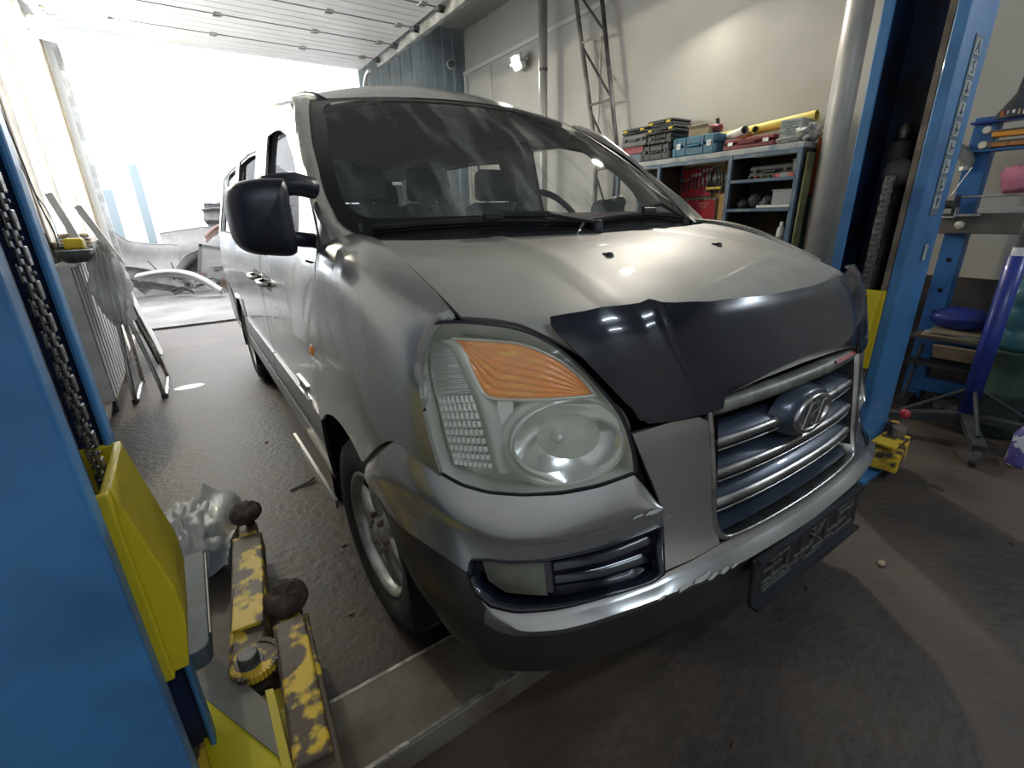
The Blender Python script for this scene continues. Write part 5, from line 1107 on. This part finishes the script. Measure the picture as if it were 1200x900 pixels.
# winch drum and hose on the near upright
w_ = thing('cable_winch', 'small cable drum bracket on the side of the blue press', 'winch', (PX-.12, .60, 1.24))
for y in (-.035, .035): MB().lathe([(0, -.004), (.055, -.004), (.055, .004), (0, .004)], 20, (0, y, .04), axis='y').build('drum_flange', m_dsteel, w_)
MB().tube([(0, -.035, .04), (0, .035, .04)], .024, 12).build('drum_core', m_dsteel, w_); MB().box((0, 0, -.03), (.09, .10, .008)).box((0, -.048, -.005), (.06, .006, .055)).box((0, -.10, -.02), (.03, .12, .012)).build('winch_bracket', m_steel, w_)
MB().tube([(0, .0, .09), (.0, -.06, .24)], .003, 5).build('cable', m_steel, w_)
h_ = thing('hose_end', 'grey corrugated hose end curving beside the press head', 'hose', (PX-.05, .62, 1.55)); hp = [(0, .10, .05), (0, .05, .045), (0, .0, .02), (0, -.035, -.03), (0, -.03, -.07)]
hp = cr(hp, 24); MB().tube([tuple(p) for p in hp], [.030+.003*(i % 2) for i in range(24)], 12).build('hose_body', m_case_g, h_); MB().lathe([(.034, -.01), (.034, .01), (.02, .012)], 12, tuple(hp[-1])).build('hose_clip', m_steel, h_)
# on and in the press
b = thing('funnel', 'black funnel standing upside down on top of the press', 'funnel', (PX+.01, .45, 1.727)); MB().lathe([(.085, 0), (.088, .012), (.075, .035), (.022, .125), (.014, .20), (.011, .20), (.018, .125)], 20).build('cone', m_case_d, b, smooth=True)
for k in range(5): MB().box((-.080, -.05+.022*k, .022), (.006, .011, .026)).build('sticker_chip', (m_paper, m_card, m_paper, m_sticker, m_orange)[k], b)
for k, (z, m_) in enumerate(((1.635, mat('orange_plastic', (.70, .28, .03), .45)), (1.580, mat('wood_tone', (.42, .17, .05), .6)))):
    b = thing('storage_bin', ('bright orange bin in the upper gap of the press head', 'brown wooden block row in the lower gap of the press head')[k], 'bin', (PX+.0, .28, z))
    box('bin_body', (-.02, 0, .018), (.09, .46, .036 if k == 0 else .030), m_, b, bevel=.003); box('bin_edge', (-.066, 0, .03), (.006, .46, .010), m_block, b)
    if k: [box('block_gap', (-.0655, -.2+.07*q, .015), (.002, .006, .028), m_block, b) for q in range(7)]
cl2 = crumple('cloth_rag', (PX-.04, .34, 1.405), (.05, .08, .075), 71, mat('pink_cloth', (.55, .19, .27), .85, var=.1), amp=.35, nu=16, nv=12); tag(cl2, 'crumpled pink rag on the rod of the press', 'rag')
b = tag(crumple('blue_cloth', (PX-.04, .40, .60), (.07, .15, .07), 72, m_royal, amp=.2, nu=20, nv=14), 'dark blue cloth heap on the lower shelf of the press', 'cloth')
for i, (z, w, a) in enumerate(((.487, .50, .0), (.499, .44, .12), (.512, .40, -.1), (.525, .36, .2))): 
    tag(box('board', (PX-.06, .34, z), (.18, w, .010), (m_olive, m_card, m_sticker, m_card)[i], None, rot=(0, 0, a), bevel=.002), ('olive board lowest in the stack on the press shelf', 'brown board second from bottom in the stack on the press shelf', 'pale board third in the stack on the press shelf', 'brown board topmost in the stack under the blue cloth')[i], 'board')
tag(box('chipboard', (PX-.14, .20, .40), (.016, .55, .10), mat('chipboard', (.34, .25, .16), .8, var=.15, scale=40), None, rot=(0, -.5, 0)), 'tilted chipboard piece below the board stack in the press', 'board')
b = thing('water_bottle', 'big translucent teal bottle standing right of the press', 'bottle', (PX-.25, .10, .515)); m_teal = mat('teal_plastic', (.05, .15, .17), .2, alpha=.9, coat=.4)
MB().lathe([(0, 0), (.10, 0), (.11, .03), (.11, .10), (.103, .115), (.11, .13), (.11, .22), (.103, .235), (.11, .25), (.11, .33), (.05, .42), (.03, .43), (.03, .47), (0, .47)], 26).build('flask', m_teal, b, smooth=True); MB().lathe([(.034, .45), (.034, .49), (0, .49)], 14).build('cap', m_paper, b)
b = thing('oil_drum', 'dark green drum below the big teal bottle', 'drum', (PX-.25, .10, .0)); MB().lathe([(0, 0), (.11, 0), (.115, .02), (.11, .04), (.11, .25), (.116, .26), (.11, .27), (.11, .49), (.116, .50), (.11, .51), (0, .505)], 26).build('barrel', m_green, b, smooth=True); MB().lathe([(0, .52), (.03, .52), (.032, .506)], 12, (.07, 0, 0)).build('bung', m_dsteel, b)
# transmission jack
jk = thing('transmission_jack', 'royal blue jack tube on a dark spread leg base near the press', 'jack', (2.30, .17, 0))
MB().tube([(0, 0, .15), (0, 0, 1.03)], .040, 18).build('jack_tube', m_royal, jk, smooth=True); MB().tube([(0, 0, 1.03), (0, 0, 1.07)], .028, 14).build('jack_seal', m_paper, jk); MB().tube([(0, 0, 1.07), (0, 0, 1.30)], .020, 14).build('jack_ram', m_dsteel, jk); MB().lathe([(.045, .12), (.055, .12), (.055, .17), (.042, .17)], 18).build('jack_collar', m_shade, jk)
for i, a in enumerate((2.15, 3.55, 5.15, .55)):
    d = np.array([math.cos(a), math.sin(a), 0]); lg = MB().box(d*.19+[0, 0, .125], (.38, .055, .045), rot=(0, .12, a)).build('leg', m_shade, jk, bevel=.004)
    MB().lathe([(0, -.016), (.035, -.016), (.035, .016), (0, .016)], 14, tuple(d*.36+[0, 0, .036]), axis='y').build('caster', m_case_d, lg); MB().box(d*.36+[0, 0, .075], (.045, .045, .03)).build('caster_fork', m_steel, lg)
    MB().tube([tuple(d*.30+[0, 0, .14]), (0, 0, .32)], .010, 6).build('stay', m_shade, lg)
b = thing('jack_pedal', 'small dark steel foot pedal part on the floor beside the jack base', 'pedal', (2.10, .40, 0)); box('plate', (0, 0, .035), (.10, .08, .016), m_shade, b, rot=(.1, .2, .3)); MB().tube([(-.03, -.03, .012), (.04, .03, .03)], .012, 8).build('shaft', m_dsteel, b)
b = thing('spray_bottle', 'white and purple printed bottle at the right edge of the picture', 'bottle', (2.16, -.10, .0)); MB().lathe([(0, 0), (.045, 0), (.047, .02), (.047, .17), (.03, .20), (.014, .215), (.014, .24), (0, .24)], 18).build('flask', mat('violet_label', (.12, .10, .32), .4, col2=(.65, .65, .70), scale=14, lo=.5, hi=.52), b, smooth=True); MB().lathe([(.018, .225), (.018, .26), (0, .26)], 12).build('cap', m_paper, b)

# ================================================================== LEFT SIDE BY THE DOORWAY
m_rad = mat('white_radiator', (.62, .61, .60), .45, var=.1); m_radd = mat('radiator_foot_gap_shade', (.06, .06, .06), .7)  # dark back panel carries the shade between the flat ribs
rd_ = thing('radiator', 'ribbed white radiator standing along the left wall', 'radiator', (-1.87, 4.45, 0))
for k in range(12):
    y = -.66+.12*k; box('radiator_rib', (.0535, y, .58), (.007, .070, .90), m_rad, rd_, bevel=.002)
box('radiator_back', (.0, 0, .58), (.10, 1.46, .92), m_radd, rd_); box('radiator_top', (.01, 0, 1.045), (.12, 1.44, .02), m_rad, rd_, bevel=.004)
box('radiator_end', (0, -.735, .58), (.105, .012, .92), m_rad, rd_)
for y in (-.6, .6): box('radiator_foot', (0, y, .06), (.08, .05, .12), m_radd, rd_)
hc = thing('rope_coil', 'brown rope coil lying on the radiator', 'coil', (-1.83, 4.30, 1.055))
for k in range(7):
    MB().tube([((.10-.004*k)*math.cos(a), (.15-.006*k)*math.sin(a), .014+.026*k+.004*math.sin(3*a+k)) for a in np.linspace(0, 2*math.pi, 25)[:-1]], .014, 6, closed=True).build('rope_turn', (m_card, m_block)[k % 2], hc, smooth=True)
b = thing('glove_pack', 'yellow and white pack lying in front of the rope coil', 'package', (-1.79, 3.95, 1.142)); box('pack_sleeve', (0, 0, .035), (.10, .12, .07), m_clasp, b, bevel=.012); box('pack_end', (.0, .09, .035), (.09, .08, .066), m_paper, b, bevel=.012)
b = thing('steel_bowl', 'dark dented bowl under the yellow pack on the radiator', 'bowl', (-1.80, 3.93, 1.055)); MB().lathe([(.03, .002), (.06, .004), (.09, .04), (.10, .08), (.096, .08), (.086, .042), (.055, .010), (0, .008)], 22).build('bowl_wall', m_dsteel, b, smooth=True); MB().lathe([(.098, .078), (.104, .082), (.098, .086)], 22).build('bowl_rim', m_steel, b)
# leaning tube frame wrapped in film
m_tube = mat('bright_tube', (.55, .55, .54), .25, .9, var=.1)
tf = thing('folding_trestle', 'chrome tube trestle standing by the radiator, top wrapped in film', 'trestle', (-1.64, 4.0, 0))
MB().tube(cr([(-.10, -.03, .0), (-.085, .02, .30), (-.06, .08, .70), (-.05, .10, 1.05)], 10).tolist(), .016, 10).build('tube_leg', m_tube, tf, smooth=True)
MB().tube(cr([(.085, -.03, .0), (.05, .02, .30), (-.01, .08, .70), (-.03, .10, 1.05)], 10).tolist(), .016, 10).build('tube_leg', m_tube, tf, smooth=True)
MB().tube(cr([(-.08, .55, .0), (-.06, .40, .35), (-.05, .20, .85), (-.05, .12, 1.05)], 10).tolist(), .016, 10).build('tube_leg', m_tube, tf, smooth=True); MB().tube(cr([(.10, .55, .0), (.07, .40, .35), (.0, .20, .85), (-.03, .12, 1.05)], 10).tolist(), .016, 10).build('tube_leg', m_tube, tf, smooth=True)
for x in (-.10, .085): MB().tube([(x, -.033, -.0), (x, -.03, .03)], .021, 10).build('rubber_foot', m_case_d, tf)
for x in (-.09, .095): MB().tube([(x, -.02, .018), (x, .54, .018)], .016, 10).build('ground_tube', m_tube, tf)
m_film2 = mat('white_film', (.82, .83, .84), .25, alpha=.9, bump=.9, bscale=26, coat=.4); film(m_film2, .7)
crumple('film_wrap', (-.04, .06, .86), (.11, .13, .27), 81, m_film2, tf, amp=.34, nu=60, nv=50); crumple('film_wrap', (-.03, .05, .98), (.06, .06, .18), 82, mat('brown_film', (.40, .36, .30), .3, alpha=.9, bump=.6), tf, amp=.35)
m_slat = mat('aluminium_slat', (.62, .60, .58), .35, .5, var=.1)
for i, (x0, y0, z0, x1, y1, z1, lb) in enumerate(((-1.75, 4.10, 1.02, -1.86, 4.10, 1.50, 'metal slat leaning left above the wrapped tube frame'), (-1.60, 4.16, 1.03, -1.74, 4.16, 1.42, 'metal slat leaning right above the wrapped tube frame'))):
    t = thing('metal_slat', lb, 'slat', (x0, y0, z0)); d = Vector((x1-x0, y1-y0, z1-z0)); an = math.atan2(d.x, d.z); box('slat_face', tuple(d/2), (.045, .012, d.length), m_slat, t, rot=(0, an, 0)); box('slat_flange', tuple(d/2+Vector((.02, .012, 0))), (.006, .03, d.length), m_slat, t, rot=(0, an, 0))
pn = thing('car_door_skin', 'pale car panel leaning behind the tube frame', 'car part', (-1.60, 5.25, 0)); G = np.array([[(-.02-.17*v_, -.10+.75*u_-.10*v_, 1.05*v_+.02*math.sin(3*u_)) for u_ in np.linspace(0, 1, 12)] for v_ in np.linspace(0, 1, 16)])
G[..., 0] += .03*np.sin(np.linspace(0, 3.1, 12))[None]; grid('panel_sheet', G, m_rad, pn, solid=.008); MB().tube([tuple(p) for p in G[:, 0]], .014, 6).build('panel_edge', m_shade, pn); MB().lathe([(0, -.01), (.012, -.008), (.014, 0)], 8, (.0, .05, .05), axis='y').build('panel_clip', m_shade, pn)
cb_ = thing('wall_cable', 'loose dark cable loops hanging on the left wall', 'cable', (LX+.03, 4.0, 1.2)); MB().tube(cr([(.01, -.15, .75), (.02, -.10, .45), (.02, -.02, .22), (.03, .06, .05), (.02, .10, -.05), (.01, .04, -.12), (.01, -.06, -.08), (.01, -.10, .05)], 40).tolist(), .005, 6).build('cable_loop', m_case_d, cb_, smooth=True); MB().tube(cr([(.01, -.2, .55), (.02, -.06, .30), (.03, .10, .18), (.02, .22, .05), (.01, .20, -.10), (.01, .06, -.16)], 30).tolist(), .004, 6).build('cable_loop', m_case_g, cb_, smooth=True); box('cable_plug', (.02, .06, -.2), (.03, .03, .05), m_case_d, cb_)
gl = tag(MB().lathe([(0, .002), (.035, .002), (.05, .001)], 20, (0, 0, 0)).build('paper_scrap', m_paper, None), 'thin white oval scrap lying flat on the floor', 'scrap'); gl.location = (-1.39, 4.15, .001); gl.scale = (2.2, 1.4, 1)
# ================================================================== YARD JUNK HEAP
m_j1 = mat('dusty_bumper_skin', (.115, .11, .108), .5, var=.3); m_j2 = mat('pale_plastic', (.15, .145, .14), .6, var=.1); m_j3 = mat('blue_tarp', (.03, .042, .07), .6, var=.2); m_j4 = mat('pinkish_brick', (.12, .075, .062), .8, var=.2); m_j5 = mat('grey_trim', (.05, .05, .052), .6, var=.2)
def skin_panel(nm, label, loc, w, h, bow, rot, m, seed):
    r = random.Random(seed); n1, n2 = 18, 8
    G = np.array([[(w*(u_-.5), bow*math.sin(math.pi*u_)+.05*math.sin(9*v_+seed), h*(v_-.5)*(1-.35*abs(u_-.5))+.04*math.sin(5*u_+seed)) for u_ in np.linspace(0, 1, n1)] for v_ in np.linspace(0, 1, n2)])
    G = G@rotm(*rot).T; G[..., 2] -= G[..., 2].min()
    t = thing(nm, label, 'car part', loc); grid('panel_skin', G, m, t, solid=.015)
    MB().tube([tuple(p) for p in G[0]], .018, 6).build('panel_lip', m_j5, t); MB().tube([tuple(p) for p in G[-1]], .012, 6).build('panel_lip', m, t); return t
skin_panel('bumper_cover', 'bowed grey bumper skin at the left foot of the junk heap', (-2.0, 10.6, 0), 1.5, .45, .35, (.5, .1, .4), m_j1, 1)
skin_panel('bumper_cover', 'pale bumper skin lying across the front of the junk heap', (-1.35, 10.1, 0), 1.3, .30, .25, (1.0, .25, -.3), m_j2, 2)
skin_panel('car_fender', 'white fender panel in the middle of the junk heap', (-1.75, 11.3, .25), 1.1, .75, .30, (-.3, .3, .5), m_j2, 3)
skin_panel('car_fender', 'tilted grey panel right of the middle of the junk heap', (-1.05, 11.1, .0), .9, .55, .12, (.7, -.5, .2), m_j1, 4)
skin_panel('tarpaulin', 'dark blue tarp fold at the left end of the junk heap', (-2.6, 11.9, .0), 1.0, .9, .2, (.3, .3, .3), m_j3, 5)
skin_panel('car_bonnet', 'pale wide panel behind the window frame in the junk heap', (-.75, 12.3, .3), 1.6, 1.0, .25, (-.4, -.1, -.2), m_j2, 6)
skin_panel('plastic_trim', 'pinkish strip of plastic near the top right of the junk heap', (-.30, 11.6, .9), .9, .25, .2, (.8, -.2, .1), m_j4, 7)
skin_panel('arch_liner', 'grey arch liner on the upper right of the junk heap', (-.25, 12.0, 1.15), .9, .4, .3, (.3, .1, -.4), m_j1, 8)
skin_panel('bumper_cover', 'pale bumper corner low at the right of the junk heap', (-.45, 10.7, .0), .7, .5, .3, (.2, .1, -.6), m_j2, 9)
fr2 = thing('window_frame_scrap', 'black window frame with pale pane leaning in the junk heap', 'frame', (-.80, 10.9, .18)); MB().box((0, 0, .33), (.50, .02, .60)).build('pane', m_j2, fr2).rotation_euler = (0, .25, 0); fo_ = MB().box((-.26, 0, .33), (.05, .05, .68)).box((.26, 0, .33), (.05, .05, .68)).box((0, 0, .02), (.56, .05, .05)).box((0, 0, .65), (.56, .05, .05)).build('frame_bar', m_case_d, fr2); fo_.rotation_euler = (0, .25, 0)
for i in range(9):
    x0 = -1.9+.17*i; y0 = 11.2+.2*math.sin(i*2); a = -.9+.27*i; l_ = .7+.25*math.sin(i*1.7)
    t = thing('scrap_rod', 'thin dark trim rod sticking out of the junk heap', 'rod', (x0, y0, .22), 0, 'rods in the junk heap'); MB().tube([(0, 0, 0), (l_*math.sin(a), .1, .5*l_*abs(math.cos(a))+.1)], .014, 6).build('rod_body', m_j5, t); MB().box((l_*math.sin(a), .1, .5*l_*abs(math.cos(a))+.1), (.022, .022, .022)).build('rod_clip', m_j5, t)
for i, w in enumerate(('whitish crumpled sheet low in the middle of the junk heap', 'grey crumpled sheet behind the window frame in the junk heap', 'pinkish crumpled lump high at the right of the junk heap', 'dark grey lump beside the black window frame')):
    x_, y_, z_, s_ = ((-1.3, 12.8, .3, .30), (-1.25, 12.0, .3, .26), (-.02, 11.2, .55, .24), (-.35, 11.25, .2, .2))[i]; tag(crumple('crumpled_scrap', (x_, y_, z_), (s_, s_, s_), 90+i, (m_j2, m_j1, m_j4, m_j5)[i], amp=.4, nu=16, nv=12), w, 'scrap')
bk = thing('brick_pier', 'rust red brick post standing in the junk heap', 'post', (-.42, 10.35, 0))
for k in range(7): box('brick', (0, 0, .05+.085*k), (.12, .22, .075), m_j4, bk, rot=(0, 0, .04*math.sin(k*3)), bevel=.006)
br = thing('rain_barrel', 'grey barrel standing beyond the junk heap', 'barrel', (-.25, 13.6, 1.0)); MB().lathe([(0, 0), (.28, 0), (.31, .1), (.31, .6), (.30, .75), (.32, .78), (0, .78)], 22).build('barrel_body', m_j5, br, smooth=True); MB().lathe([(.33, .70), (.335, .74), (.33, .78)], 22).build('barrel_hoop', m_steel, br); box('barrel_stand', (0, 0, -.5), (.5, .5, 1.0), m_j1, br)
sd = thing('yard_shed', 'pale blue white shed door beyond the doorway', 'shed', (-2.95, 13.4, 0)); m_sh = mat('pale_blue_paint', (.17, .21, .23), .6); box('shed_wall', (0, 0, 1.25), (2.6, .12, 2.5), m_white, sd); d_ = box('shed_door', (.35, -.08, 1.0), (.85, .04, 2.0), m_sh, sd); box('shed_post', (1.25, -.06, 1.25), (.16, .16, 2.5), m_sh, sd); box('door_handle', (.02, -.12, 1.0), (.04, .05, .12), m_dsteel, d_)

for i in range(26):   # small bent bits filling the heap
    r = random.Random(300+i); x_ = -1.95+.075*i+r.uniform(-.1, .1); y_ = r.uniform(10.5, 12.1); z_ = .06+(y_-10.5)*.35+max(0, x_+1.2)*.35*r.random()
    w_, h_ = r.uniform(.18, .42), r.uniform(.10, .26); bw = r.uniform(.02, .12)
    G = np.array([[(w_*(u_-.5), bw*math.sin(math.pi*u_)+.02*math.sin(8*v_+i), h_*(v_-.5)) for u_ in np.linspace(0, 1, 9)] for v_ in np.linspace(0, 1, 5)])@rotm(r.uniform(-1.2, 1.2), r.uniform(-.8, .8), r.uniform(-1, 1)).T
    G[..., 2] -= G[..., 2].min()
    o = tag(grid('scrap_piece', G, (m_j1, m_j2, m_j5, m_j2, m_j4, m_j1, m_j3)[i % 7], None, solid=.012), 'small bent offcut lying among the larger parts of the junk heap', 'scrap', 'small offcuts in the junk heap'); o.location = (x_, y_, min(z_, .10) if i % 3 else 0)
